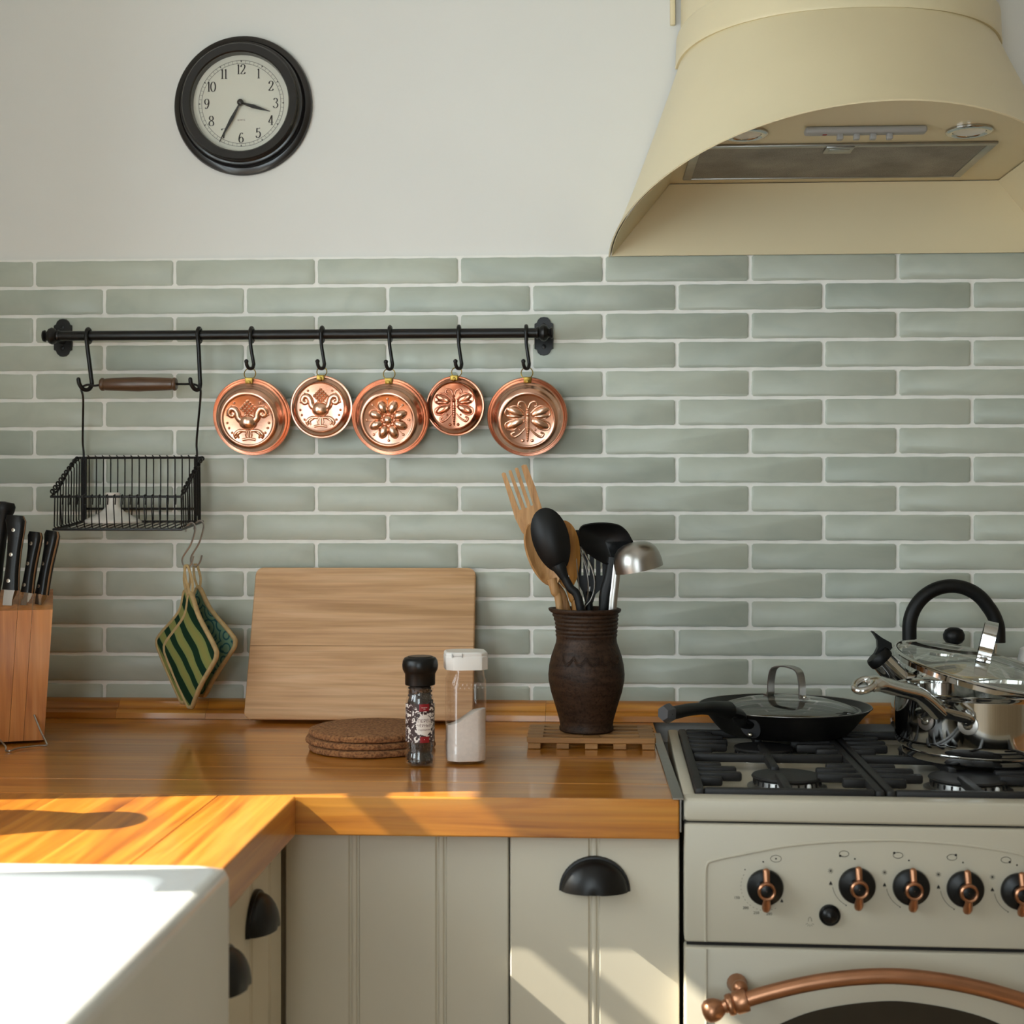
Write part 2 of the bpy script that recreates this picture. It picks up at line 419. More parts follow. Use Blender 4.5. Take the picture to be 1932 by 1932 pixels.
# ================================================================== the room
LX, RX, FY, HZ = -1.04, 2.3, -3.85, 2.7
wall = struct('wall_back', MB().box((LX-.2, .02, 0), (RX+.2, .2, HZ)), 'plaster', 'white plaster kitchen wall with sage green tiled splashback')
part('plaster_field', MB().box((LX, .02, 1.6935), (RX, 0, HZ)), 'plaster', wall, 0)
part('grout_bed', MB().box((LX, .02, .86), (RX, .0, 1.6935)).box((LX, .0, .905), (RX, -.0056, 1.6945)), 'grout', wall, 0)
TP, RP, TOPZ, GAP = .2482, .0491, 1.6935, .0054
_tcache = {}
def tile_mesh(wd, var):
    key = (round(wd, 4), var)
    if key in _tcache: return _tcache[key]
    rnd = random.Random(hash(key) % 9999+var*17); h = RP-GAP; mb = MB()
    def ring(ins, y, amp):
        pts = []
        r = .003
        def edge(x0, z0, x1, z1, k):
            for i in range(1, k):
                t = i/k; nx, nz = -(z1-z0), (x1-x0); L = math.hypot(nx, nz)
                a = amp*math.sin(i*2.1+var*3+x0*40+z0*90)*.7
                pts.append((lerp(x0, x1, t)+nx/L*a, y, lerp(z0, z1, t)+nz/L*a))
        X, Z = wd/2-ins, h/2-ins
        k = max(3, int(wd/.022))
        for (sx, sz, ex, ez, kk) in ((-X+r, -Z, X-r, -Z, k), (X, -Z+r, X, Z-r, 3), (X-r, Z, -X+r, Z, k), (-X, Z-r, -X, -Z+r, 3)):
            pts.append((sx, y, sz)); edge(sx, sz, ex, ez, kk); pts.append((ex, y, ez))
        return pts
    A, B, Cc = ring(0, 0, .0007), ring(.0003, -.0062, .0007), ring(.0026, -.0078, .0005)
    n = len(A); vs = A+B+Cc
    fs = [(i+a, (i+1) % n+a, (i+1) % n+a+n, i+a+n) for a in (0, n) for i in range(n)]+[tuple(range(2*n, 3*n))]
    mb.add(vs, fs); me = mb.mesh('tile', 50); me.materials.append(M['tile']); _tcache[key] = me; return me
for row in range(16):
    zc = TOPZ-RP*(row+.5)
    x0 = -.9535+(TP/2 if row % 2 else 0)-TP*2
    for k in range(14):
        a, b = x0+TP*k+GAP/2, x0+TP*(k+1)-GAP/2
        a2, b2 = max(a, LX+.002), min(b, 1.72)
        if b2-a2 < .012: continue
        full = abs((b2-a2)-(TP-GAP)) < 1e-4
        o = bpy.data.objects.new('tile', tile_mesh(b2-a2, (row*5+k*3) % 5)); C.objects.link(o); o.parent = wall
        o.location = ((a2+b2)/2, -.001, zc)
struct('floor', MB().box((LX-.2, FY-.2, -.1), (RX+.2, .2, 0)), 'floor', 'brown board kitchen floor')
struct('ceiling', MB().box((LX-.2, FY-.2, HZ), (RX+.2, .2, HZ+.1)), 'ceiling', 'white kitchen ceiling')
struct('wall_right', MB().box((RX, FY, 0), (RX+.2, .02, HZ)), 'beige', 'beige side wall of the kitchen')
y0, y1, z0, z1 = WIN1
TW = .20
x0, x1, zz0, zz1 = WIN2
struct('wall_left', MB().box((LX, .02, 0), (LX-TW, y1, HZ)).box((LX, FY, 0), (LX-TW, y0, HZ)).box((LX, y0, 0), (LX-TW, y1, z0)).box((LX, y0, z1), (LX-TW, y1, HZ)), 'plaster', 'white wall with the sunny window over the sink')
struct('wall_front', MB().box((LX-.2, FY, 0), (x0, FY-.15, HZ)).box((x1, FY, 0), (RX+.2, FY-.15, HZ)).box((x0, FY, 0), (x1, FY-.15, zz0)).box((x0, FY, zz1), (x1, FY-.15, HZ)), 'beige', 'beige wall behind the viewer')
def window(name, label, P, u0, u1, z0, z1, mull, munt):
    """P(u,z,d) maps into the opening; d: 0 outer, .05 inner"""
    e = thing(name, label, None, P((u0+u1)/2, z0, .02)); e['kind'] = 'structure'
    def bar(nm, a, b, c, d, d0=.0, d1=.05): part(nm, MB().box(P(a, c, d0), P(b, d, d1)), 'frame', e, 0)
    bar('frame_stile', u0, u0+.035, z0, z1); bar('frame_stile', u1-.035, u1, z0, z1)
    bar('frame_rail', u0+.035, u1-.035, z0, z0+.035); bar('frame_rail', u0+.035, u1-.035, z1-.035, z1)
    for m in mull: bar('mullion', m-.04, m+.04, z0+.035, z1-.035)
    us = [u0+.035]+[q for m in mull for q in (m-.04, m+.04)]+[u1-.035]
    for i in range(0, len(us), 2):
        zs = [z0+.035]+[q for m in munt for q in (m-.012, m+.012)]+[z1-.035]
        for m in munt: bar('muntin', us[i], us[i+1], m-.012, m+.012, .012, .038)
        for k in range(0, len(zs), 2): part('pane', MB().box(P(us[i], zs[k], .024), P(us[i+1], zs[k+1], .027)), 'pane', e, 0)
    return e
window('window_1', 'white framed window over the sink', lambda u, z, d: (LX-.12+d, u, z), y0+.002, y1-.002, z0+.002, z1-.002, [-1.19], [1.638])
window('window_2', 'tall white framed window behind the viewer', lambda u, z, d: (u, FY-.10+d, z), x0+.002, x1-.002, zz0+.002, zz1-.002, [(x0+x1)/2], [1.0, 1.6])
struct('window_sill', MB().rbox((LX-.07, y0-.03, z0-.02), (LX+.02, y1+.03, z0+.004), .004), 'frame', 'white sill of the window over the sink')
struct('sun_cutoff_eave', MB().box((LX-TW, -3.0, 2.155), (LX-TW-.37, 0, 2.20)), 'stone', 'unseen eave added outside to cut off the sun above the window')  # unseen overhang, added to keep sun out of the window's upper part

# ================================================================== worktops, trim, cabinets
tr = struct('trim_1', MB().box((LX+.001, -.0105, .9005), (1.6, -.002, .925)), 'pine_trim', 'moulded pine upstand along the back of the worktop')
prof = [(-.0085, .9005), (-.0085, .931), (-.021, .931), (-.028, .9275), (-.0315, .919), (-.034, .9165), (-.043, .9145), (-.0475, .910), (-.049, .9005)]
xs = [LX+.001, at(225, 1340, -.03).x, at(393, 1340, -.03).x, at(1030, 1340, -.03).x, .62, 1.6]
for a, b in zip(xs, xs[1:]):
    part('trim_piece', MB().prism(prof, lambda p: (a, p[0], p[1]), lambda p: (b-.0004, p[0], p[1])), 'pine_trim', tr, 30)
WTOP, WBOT, CF = .9, .8505, -.668
def worktop(label, x0, x1, loc):
    e = thing('worktop', label, 'worktop', loc)
    n = 7; d = (-.003-CF)/n
    for i in range(n):
        yb, ya = -.003-d*i, -.003-d*(i+1)
        mb = MB()
        if i == n-1: mb.rbox((x0, ya, WBOT), (x1, yb, WTOP), .0022, 2)
        else: mb.rbox((x0, ya, WBOT), (x1, yb, WTOP), .0004, 1)
        part('stave', mb, 'pine_x', e, 0)
    return e
worktop('varnished pine worktop running along the tiled wall left of the cooker', LX+.002, .1210, (-.45, -.35, WBOT))
worktop('varnished pine worktop on the far side of the cooker', .6385, 1.6, (1.1, -.35, WBOT))
e = thing('worktop', 'sunlit varnished pine worktop of the side run beside the sink', 'worktop', (-.7, -.9, WBOT))
n = 7; AX = -.355; d = (AX-(LX+.002))/n
for i in range(n):
    xa, xb = LX+.002+d*i, LX+.002+d*(i+1)
    ye = -2.3 if i < 2 else -1.0215
    mb = MB(); mb.rbox((xa, ye, WBOT), (xb, CF-.0006, WTOP), .0022 if i == n-1 else .0004, 2 if i == n-1 else 1)
    part('stave', mb, 'pine_y', e, 0)

def grooved(u0, u1, z0, z1, grooves, P):
    """a painted board front with beaded grooves; P(u,d,z): d is how far it stands out"""
    T = .019; pts = [(u0, 0), (u0, T-.0015), (u0+.0015, T)]
    for g in sorted(grooves):
        pts += [(g-.0075, T), (g-.0055, T-.003), (g-.004, T-.003), (g-.0025, T-.0006), (g, T), (g+.0025, T-.0006), (g+.004, T-.003), (g+.0055, T-.003), (g+.0075, T)]
    pts += [(u1-.0015, T), (u1, T-.0015), (u1, 0)]
    return MB().prism(pts, lambda p: P(p[0], p[1], z0), lambda p: P(p[0], p[1], z1))
def cup_pull(M4, a=.0445, h=.043, p=.025):
    """local: x across, z up, -y out of the door; origin at the middle of the lower edge"""
    mb = MB(M4); rows = []
    for i in range(9):
        f = math.radians(90*i/8); rows.append([(a*.92*math.cos(t)*math.cos(f), -p*math.sin(f)-.002, h*.9*math.sin(t)*math.cos(f)) for t in [PI*k/20 for k in range(21)]])
    mb.sheet(rows, .0016)
    fl = [[(r*a*math.cos(t), -yy, r*h*math.sin(t)) for t in [PI*k/20 for k in range(21)]] for r, yy in ((1.0, .0), (1.0, .0035), (.985, .005), (.93, .0052), (.90, .004), (.90, .0))]
    mb.sheet(fl)
    return mb
def cabinet(label, loc): return thing('base_cabinet', label, 'cabinet', loc)
DF = -.644                              # door face of the back run
c1 = cabinet('cream corner base cabinet with a grooved filler panel under the worktop', (-.55, -.3, .0))
part('body', MB().box((LX+.004, -.02, .0), (-.0905, DF+.036, WBOT-.001)), 'cab', c1, 0)
part('filler_panel', grooved(-.3765, -.0915, .06, WBOT-.0012, [-.288, -.177], lambda u, d, z: (u, DF+.033-d, z)), 'cab', c1, 30)
c2 = cabinet('narrow cream base cabinet with a black cup pull beside the cooker', (.015, -.3, 0))
part('body', MB().box((-.0895, -.02, 0), (.1215, DF+.022, WBOT-.001)), 'cab', c2, 0)
dr = part('door', grooved(-.0885, .1225, .06, WBOT-.0018, [.0165], lambda u, d, z: (u, DF+.019-d, z)), 'cab', c2, 30)
part('cup_pull', cup_pull(Matrix.Translation((.0171, DF-.0003, .781))), 'black', dr, 40)
c3 = cabinet('cream side run cabinet next to the white sink with two black cup pulls', (-.7, -1.2, 0))
SXF = -.378
part('body', MB().box((LX+.004, -1.0195, 0), (SXF-.022, DF-.001, WBOT-.001)).box((LX+.004, -2.3, 0), (SXF-.022, -1.0195, .63)), 'cab', c3, 0)
Pq = lambda u, d, z: (SXF-.019+d, u, z)
up = part('door', grooved(-1.0185, DF-.0025, .06, WBOT-.0018, [-.712, -.805, -.93], Pq), 'cab', c3, 30)
RZ90 = Matrix.Rotation(PI/2, 4, 'Z')
part('cup_pull', cup_pull(Matrix.Translation((SXF+.0003, -.79, .772)) @ RZ90), 'black', up, 40)
part('cup_pull', cup_pull(Matrix.Translation((SXF+.0003, -.93, .752)) @ RZ90), 'black', up, 40)
part('door', grooved(-1.85, -1.022, .06, .628, [-1.2, -1.4, -1.6], Pq), 'cab', c3, 30)
c4 = cabinet('cream base cabinet on the far side of the cooker', (1.1, -.3, 0))
part('body', MB().box((.6400, -.02, 0), (1.6, DF+.022, WBOT-.001)), 'cab', c4, 0)
part('door', grooved(.6405, 1.12, .06, WBOT-.0018, [.82, .97], lambda u, d, z: (u, DF+.019-d, z)), 'cab', c4, 30)
part('door', grooved(1.123, 1.6, .06, WBOT-.0018, [1.28, 1.44], lambda u, d, z: (u, DF+.019-d, z)), 'cab', c4, 30)

# sink: apron-front basin let into the side run
SK = thing('sink', 'white glazed apron-front sink blazing in the sunlight', 'sink', (-.61, -1.45, .64))
bm = MB(); sx0, sx1, sy0, sy1, sz = -.835, -.345, -1.86, -1.0225, .906
def ringz(x0, y0, x1, y1, r, z): return [(p[0], p[1], z) for p in rrect(x0, y0, x1, y1, r, 6)]
rows = [ringz(sx0, sy0, sx1, sy1, .012, .64), ringz(sx0, sy0, sx1, sy1, .012, sz-.0135), ringz(sx0, sy0, sx1, sy1, .012, sz-.012), ringz(sx0+.0035, sy0+.0035, sx1-.0035, sy1-.0035, .012, sz-.0035), ringz(sx0+.012, sy0+.012, sx1-.012, sy1-.012, .02, sz), ringz(sx0+.0135, sy0+.0135, sx1-.0135, sy1-.0135, .02, sz), ringz(sx0+.0435, sy0+.0485, sx1-.0435, sy1-.0485, .029, sz),
        ringz(sx0+.045, sy0+.05, sx1-.045, sy1-.05, .03, sz), ringz(sx0+.05, sy0+.056, sx1-.05, sy1-.056, .034, sz-.003), ringz(sx0+.055, sy0+.06, sx1-.055, sy1-.06, .036, sz-.012),
        ringz(sx0+.06, sy0+.065, sx1-.06, sy1-.065, .04, sz-.17), ringz(sx0+.085, sy0+.09, sx1-.085, sy1-.09, .05, sz-.2), ringz(sx0+.22, sy0+.38, sx1-.22, sy1-.38, .02, sz-.205)]
bm.sheet(rows, None, True); nn = len(rows[0]); bm.f.append(list(range(12*nn, 13*nn)))
part('basin', bm, 'ceramic', SK, 50)
cx, cy = (sx0+sx1)/2, (sy0+sy1)/2
part('drain', MB().lathe([(.001, .003), (.02, .003), (.036, .005), (.042, .002), (.042, 0)], 28, Matrix.Translation((cx, cy, sz-.2048)), True), 'steel', SK)
v = MB(Matrix.Translation((-.875, -.862, WTOP+.0005))).lathe([(.001, .004), (.045, .004), (.045, 0), (.05, .002), (.064, .06), (.072, .12), (.068, .18), (.05, .225), (.04, .25), (.046, .275), (.048, .28), (.044, .28), (.036, .25), (.046, .22), (.06, .12), (.04, .01), (.001, .01)], 32)
solo('vase', v, 'leafpot', 'unseen grey blue glazed vase added on the side worktop to cast a rounded shadow', 'vase', (-.875, -.862, WTOP+.0005))  # out-of-view stand-in, added and sized for the rounded shadow on the worktop
# ================================================================== wall clock
ck = at(460, 201, 0); CK = thing('wall_clock', 'round black framed wall clock with a cream dial', 'clock', (ck.x, 0, ck.z))
Mc = Matrix.Translation((ck.x, -.0005, ck.z)) @ TOY
part('rim', MB(Mc).lathe([(.03, 0), (.1205, 0), (.1212, .004), (.1195, .008), (.1150, .0105), (.1105, .0115), (.1085, .0100), (.1070, .0125), (.1060, .0165), (.1065, .0200), (.1055, .0220),
     (.1030, .0225), (.1010, .0245), (.1005, .0310), (.0990, .0328), (.0870, .0322), (.0850, .0300), (.0838, .0200), (.0836, .0165), (.03, .0165)], 96), 'clockblack', CK, 28)
DZ = .0172
part('dial', MB(Mc).lathe([(.0005, DZ), (.0836, DZ)], 64, None, True), 'dial', CK, 0)
Mf = Mc @ Matrix.Translation((.0, .0, DZ+.0004))          # local x right, y up on the dial
def pen(mb, pts, thick, thin, T, sm=5):
    P = spline([(p[0], p[1], 0) for p in pts], sm) if len(pts) > 2 else [Vector((p[0], p[1], 0)) for p in pts]
    A, B = [], []
    for i in range(len(P)):
        d = (P[min(i+1, len(P)-1)]-P[max(i-1, 0)]); d = d.normalized() if d.length > 1e-9 else Vector((1, 0, 0))
        wd = thin+(thick-thin)*abs(d.y)**1.6; nn = Vector((-d.y, d.x, 0))*wd/2
        A.append(T @ (P[i]+nn)); B.append(T @ (P[i]-nn))
    mb.strip(A, B)
G6 = [(.44, .88), (.34, .99), (.2, .9), (.08, .6), (.05, .3), (.12, .06), (.27, 0), (.43, .1), (.47, .3), (.4, .5), (.27, .56), (.12, .46), (.06, .3)]
GL = {'1': [[(.3, 1), (.3, 0)], [(.16, .02), (.44, .02)], [(.3, .98), (.2, .88)]],
 '2': [[(.07, .72), (.12, .92), (.27, 1), (.44, .92), (.47, .75), (.4, .55), (.22, .28), (.04, .04)], [(.04, .03), (.46, .03)], [(.46, .03), (.49, .2)]],
 '3': [[(.08, .83), (.17, .97), (.32, .98), (.44, .85), (.42, .66), (.27, .54)], [(.27, .54), (.44, .43), (.49, .24), (.4, .06), (.22, 0), (.08, .08), (.05, .2)]],
 '4': [[(.36, 1), (.36, 0)], [(.36, 1), (.03, .28)], [(.03, .28), (.52, .28)], [(.24, .02), (.48, .02)]],
 '5': [[(.12, .98), (.3, .94), (.44, 1)], [(.13, .98), (.1, .54)], [(.1, .54), (.22, .63), (.38, .59), (.47, .4), (.44, .18), (.32, .02), (.16, 0), (.06, .1), (.06, .2)]],
 '6': [G6], '9': [[(.53-x, 1-y) for x, y in G6]],
 '7': [[(.05, .96), (.48, .96)], [(.48, .96), (.31, .5), (.22, 0)], [(.05, .97), (.05, .82)]],
 '8': [[(.27, .53), (.42, .62), (.45, .8), (.38, .95), (.26, 1), (.13, .95), (.07, .8), (.11, .64), (.27, .53), (.43, .42), (.5, .22), (.42, .04), (.26, 0), (.1, .04), (.03, .2), (.1, .42), (.27, .53)]],
 '0': [[(.27+.24*math.sin(a), .5+.5*math.cos(a)) for a in [2*PI*k/16 for k in range(17)]]]}
def write_number(mb, s, cx, cy, h):
    ws = [.36 if ch == '1' and len(s) > 1 else .56 for ch in s]; x = -sum(ws)/2
    for ch, wd in zip(s, ws):
        T = Mf @ Matrix.Translation((cx+(x-(.12 if ch == '1' and len(s) > 1 else 0))*h, cy-h/2, 0)) @ Matrix.Diagonal((h, h, 1, 1))
        for st in GL[ch]: pen(mb, st, .135, .045, T)
        x += wd
for k in range(1, 13):
    a = 2*PI*k/12; mb = MB(); write_number(mb, str(k), .0600*math.sin(a), .0590*math.cos(a), .0168)
    part('numeral', mb, 'ink', CK, 0)
tk = MB()
for R, wd in ((.0690, .00030), (.0742, .00030)):
    A = [Mf @ Vector(((R-wd)*math.cos(2*PI*k/96), (R-wd)*math.sin(2*PI*k/96), 0)) for k in range(97)]
    B = [Mf @ Vector(((R+wd)*math.cos(2*PI*k/96), (R+wd)*math.sin(2*PI*k/96), 0)) for k in range(97)]; tk.strip(A, B)
for k in range(60):
    R = Mf @ Matrix.Rotation(-2*PI*k/60, 4, 'Z')
    if k % 5 == 0: tk.add([R @ Vector(p) for p in ((-.0014, .0744, .0001), (.0014, .0744, .0001), (0, .0703, .0001))], [(0, 1, 2)])
    else: tk.add([R @ Vector(p) for p in ((-.0002, .0690, 0), (.0002, .0690, 0), (.0002, .0742, 0), (-.0002, .0742, 0))], [(0, 1, 2, 3)])
part('minute_track', tk, 'ink', CK, 0)
vs, fs = text_mesh('QUARTZ', .0034); part('dial_print', MB(Mf @ Matrix.Translation((0, -.0285, 0))).add(vs, fs), 'labelmaroon', CK, 0)
def hand(name, L, ang, wd, z):
    R = Mc @ Matrix.Translation((0, 0, z)) @ Matrix.Rotation(ang, 4, 'Z')
    poly = [(-.0012, 0), (-wd*.55, L*.12), (-wd, L*.42), (-wd*.6, L*.7), (-.0004, L), (.0004, L), (wd*.6, L*.7), (wd, L*.42), (wd*.55, L*.12), (.0012, 0)]
    part(name, MB(R).prism(poly, lambda p: (p[0], p[1], 0), lambda p: (p[0], p[1], .0008)), 'clockblack', CK, 0)
hand('hour_hand', .0535, -math.radians(90+17), .0034, DZ+.0045); hand('minute_hand', .0770, math.radians(180-28.5), .0030, DZ+.0062)
part('hand_cap', MB(Mc).lathe([(.0012, DZ+.0005), (.0055, DZ+.004), (.0055, DZ+.0085), (.0035, DZ+.0105), (.0003, DZ+.011)], 20), 'clockblack', CK)
part('glass', MB(Mc).lathe([(.0005, .0296), (.0846, .0296), (.0846, .0306), (.0005, .0306)], 48), 'clockglass', CK, 0)

# ================================================================== cooker hood
HX, HB, ZC = .426, 1.689, 1.8125
HD = thing('cooker_hood', 'cream painted cooker hood with an arched front opening', 'cooker hood', (HX, -.02, HB))
NA, NB, NZ = .257, .270, 2.012          # neck half width, depth, height of its lower edge
BA, BB, ZA = .377, .500, 1.8020         # skirt half width, depth, height of the arch's crown
def oval(a, b, t, n=2.25):
    cs, sn = math.cos(t), math.sin(t)
    return (-a*math.copysign(abs(cs)**(2/n), cs), -b*abs(sn)**(2/n))
NT_, NH = 56, 14
def skirt_rows(off):
    rows = []
    for j in range(NH+1):
        h = j/NH; r = []
        for i in range(NT_+1):
            t = PI*i/NT_
            nx, ny = oval(NA-off, NB-off, t); bx, by = oval(BA-off, BB-off, t, 2.0)
            zb = HB+(ZA-HB)*(max(0, math.sin(t))**1.15)
            k = h**.92
            r.append((HX+lerp(bx, nx, k), -.0092+lerp(by, ny, k), lerp(zb, NZ, h)))
        rows.append(r)
    return rows
part('skirt', MB().sheet(skirt_rows(0), .0022), 'hood', HD, 50)
def band(a, b, z0, z1, lip):
    rows = []
    for z, o in ((z0, -.004), (z0, lip), (z0+.004, lip+.001), (z0+.008, lip), (z1-.004, lip-.0015), (z1, lip-.004), (z1, -.004)):
        rows.append([(HX+p[0], -.0092+p[1], z) for p in (oval(a+o, b+o, PI*i/NT_) for i in range(NT_+1))])
    return MB().sheet(rows)
part('neck_band', band(NA, NB, NZ-.004, NZ+.05, .008), 'hood', HD, 40)
part('chimney', MB().sheet([[(HX+p[0], -.0092+p[1], z) for p in (oval(NA-.001, NB-.001, PI*i/NT_) for i in range(NT_+1))] for z in (NZ+.03, HZ-.001)]), 'hood', HD, 50)
# inside: level ceiling plate, back plate and two slanting cheeks
IW = .275
def inset(a, b, z, k=40): return [(HX+p[0], -.0105+p[1], z) for p in (oval(a, b, PI*i/k, 2.0) for i in range(k+1))]
cp = []
for i in range(57):
    t = PI*i/56; nx, ny = oval(NA-.003, NB-.003, t); bx, by = oval(BA-.003, BB-.003, t, 2.0); zb = HB+(ZA-HB)*(max(0, math.sin(t))**1.15); h = max(0, (ZC-zb)/(NZ-zb))**.92
    cp.append((HX+lerp(bx, nx, h), min(-.0105, -.0092+lerp(by, ny, h)), ZC))
part('ceiling_plate', MB().add(cp+[(x, y, z+.003) for x, y, z in cp], [tuple(range(len(cp))), tuple(range(2*len(cp)-1, len(cp)-1, -1))]+[(i, (i+1) % len(cp), (i+1) % len(cp)+len(cp), i+len(cp)) for i in range(len(cp))]), 'hood', HD, 0)
bp = [(HX-BA+.003, HB+.001), (HX+BA-.003, HB+.001), (HX+IW, ZC-.0015), (HX-IW, ZC-.0015)]
part('back_plate', MB().prism(bp, lambda p: (p[0], -.0105, p[1]), lambda p: (p[0], -.0145, p[1])), 'hood', HD, 0)
for s in (-1, 1):
    lo_, up_ = [], []
    for i in range(13):
        q = i/12; t = PI*.20*q; bx, by = oval(BA-.004, BB-.004, t, 2.0); zb = HB+(ZA-HB)*(max(0, math.sin(t))**1.15)
        lo_.append((HX+(-bx if s > 0 else bx), min(-.0150, -.0092+by), zb+.0012))
        up_.append((HX+s*(IW+.0005+.003*q), lerp(-.0150, -.195, q), ZC-.0015))
    part('cheek_plate', MB().sheet([lo_, up_], .0012), 'hood', HD, 30)
FX0, FX1, FY0, FY1 = .170, .628, -.262, -.052
fl = part('grease_filter', MB().box((FX0+.014, FY0+.012, ZC-.0030), (FX1-.014, FY1-.006, ZC-.0004)), 'filter', HD, 0)
for a, b in (((FX0, FY0), (FX1, FY0+.012)), ((FX0, FY1-.006), (FX1, FY1)), ((FX0, FY0+.012), (FX0+.014, FY1-.006)), ((FX1-.014, FY0+.012), (FX1, FY1-.006))):
    part('filter_frame', MB().rbox((a[0], a[1], ZC-.0045), (b[0], b[1], ZC-.0004), .0012), 'alu', fl, 30)
part('filter_latch', MB().rbox((.372, FY0+.004, ZC-.0068), (.415, FY0+.040, ZC-.0032), .0015).rbox((.378, FY0+.012, ZC-.0078), (.409, FY0+.034, ZC-.0062), .001), 'alu', fl, 30)
st = part('control_strip', MB().rbox((.325, -.356, ZC-.0105), (.500, -.336, ZC-.0004), .004, 3), 'grey', HD, 30)
for k in range(4):
    x = .376+k*.0237; part('button', MB().rbox((x-.0042, -.351, ZC-.0185), (x+.0042, -.341, ZC-.0100), .0012), 'grey', st, 30)
part('indicator', MB().rbox((.351, -.349, ZC-.0116), (.357, -.343, ZC-.0100), .0006), 'redled', st, 30)
for x in (HX-.184, HX+.142):
    Ml = Matrix.Translation((x, -.322, ZC-.0004)) @ Matrix.Rotation(PI, 4, 'X')
    lp = part('lamp', MB(Ml).lathe([(.0225, 0), (.0335, 0), (.0335, .0025), (.031, .0042), (.0262, .0046), (.0235, .0030), (.0225, .0005)], 36), 'chrome', HD)
    part('lens', MB(Ml).lathe([(.0005, .0010), (.012, .0012), (.0228, .0022)], 28, None, True), 'frost', lp)
solo('cable_cover', MB().rbox((-.0045, -.0095, 0), (.0045, -.0003, .615), .002, 2, Matrix.Translation((.1565, 0, 2.0847))), 'hood', 'thin cream cable cover running down the wall beside the hood', 'cable cover', (.1565, 0, 2.0847))

# ================================================================== hanging rail
RY, RZ, RR = -.070, 1.5525, .0083
x0, x1 = at(112, 633, RY).x, at(1012, 628, RY).x
RL = thing('hanging_rail', 'long black metal utensil rail mounted on the tiles', 'rail', ((x0+x1)/2, -.008, RZ))
TX = Matrix.Rotation(PI/2, 4, 'Y')
part('bar', MB(Matrix.Translation((x0, RY, RZ)) @ TX).lathe([(RR, 0), (RR, x1-x0)], 20, None, True, True), 'black', RL)
fin = [(RR, 0), (RR+.0015, -.0005), (RR+.0022, .002), (RR+.0005, .0045), (RR+.0045, .008), (RR+.0062, .0125), (RR+.0045, .017), (RR-.0005, .0205), (RR-.001, .0225), (RR+.0018, .0245), (RR+.0012, .0275), (RR-.004, .0285), (.0005, .0285)]
for xx, s in ((x0, -1), (x1, 1)):
    m = Matrix.Translation((xx, RY, RZ)) @ Matrix.Rotation(s*PI/2, 4, 'Y')
    part('finial', MB(m).lathe(fin, 24), 'black', RL)
pl = [(0, .0335), (.006, .0325), (.0105, .0285), (.0125, .0235), (.0165, .0215), (.0165, -.0215), (.0125, -.0235), (.0105, -.0285), (.006, -.0325), (0, -.0335)]
pl = pl+[(-x, z) for x, z in pl[-2:0:-1]]
for px_, in ((118,), (1026,)):
    q = at(px_, 637 if px_ < 500 else 634, -.012); e2 = part('wall_plate', MB().prism(pl, lambda p: (q.x+p[0], -.0080, q.z+p[1]), lambda p: (q.x+p[0]*.94, -.0125, q.z+p[1]*.97)), 'black', RL, 25)
    xx = x0-.004 if px_ < 500 else x1+.006
    part('standoff', MB().tube([(q.x, -.012, RZ), (q.x, -.03, RZ), (lerp(q.x, xx, .6), -.05, RZ), (xx, RY+.004, RZ)], [.0075, .0062, .0062, .0065], 12), 'black', RL)
    for dz in (-.018, .018): part('screw', MB(Matrix.Translation((q.x, -.0125, q.z+dz)) @ TOY).lathe([(.004, 0), (.0036, .0012), (.0005, .0018)], 10), 'black', RL)

def ring_on_bar(mb, x):
    mb.torus((x, RY, RZ), RR+.0034, .0033, 'x', 24, 10)
def small_hook(px_, zbot, label, yaw):
    x = at(px_, 630, RY).x; mb = MB(); ring_on_bar(mb, x)
    f = RY-RR-.003; c, s = math.cos(yaw), math.sin(yaw)
    L = [(0, f, RZ-.004), (.0005, f+.002, RZ-.02), (.0045, f+.004, lerp(RZ, zbot, .75)), (.005, f+.004, zbot+.0115), (.0035, f+.0015, zbot+.0050), (-.001, f-.0045, zbot+.0040), (-.0035, f-.0085, zbot+.0090), (-.0040, f-.0100, zbot+.0135)]
    P = spline([(x+p[0], p[1], p[2]) for p in L], 5)
    mb.tube(P, .0030, 10); mb.ell((x-.0040, f-.0100, zbot+.0150), .0038, 12, 8)
    return solo('rail_hook', mb, 'black', label, 'hook', (x, RY, zbot), 'small black hooks on the rail'), x
molds_px = [(475, 476, 786, 75, 697), (608, 607, 768, 60, 697), (736, 737, 786, 74, 698), (866, 860, 766, 57, 697), (993, 995, 786, 76, 697)]
mold_names = ['first copper mould with the fruit urn', 'smaller copper mould with the fruit urn', 'flower copper mould', 'small reddish copper mould', 'large butterfly copper mould']

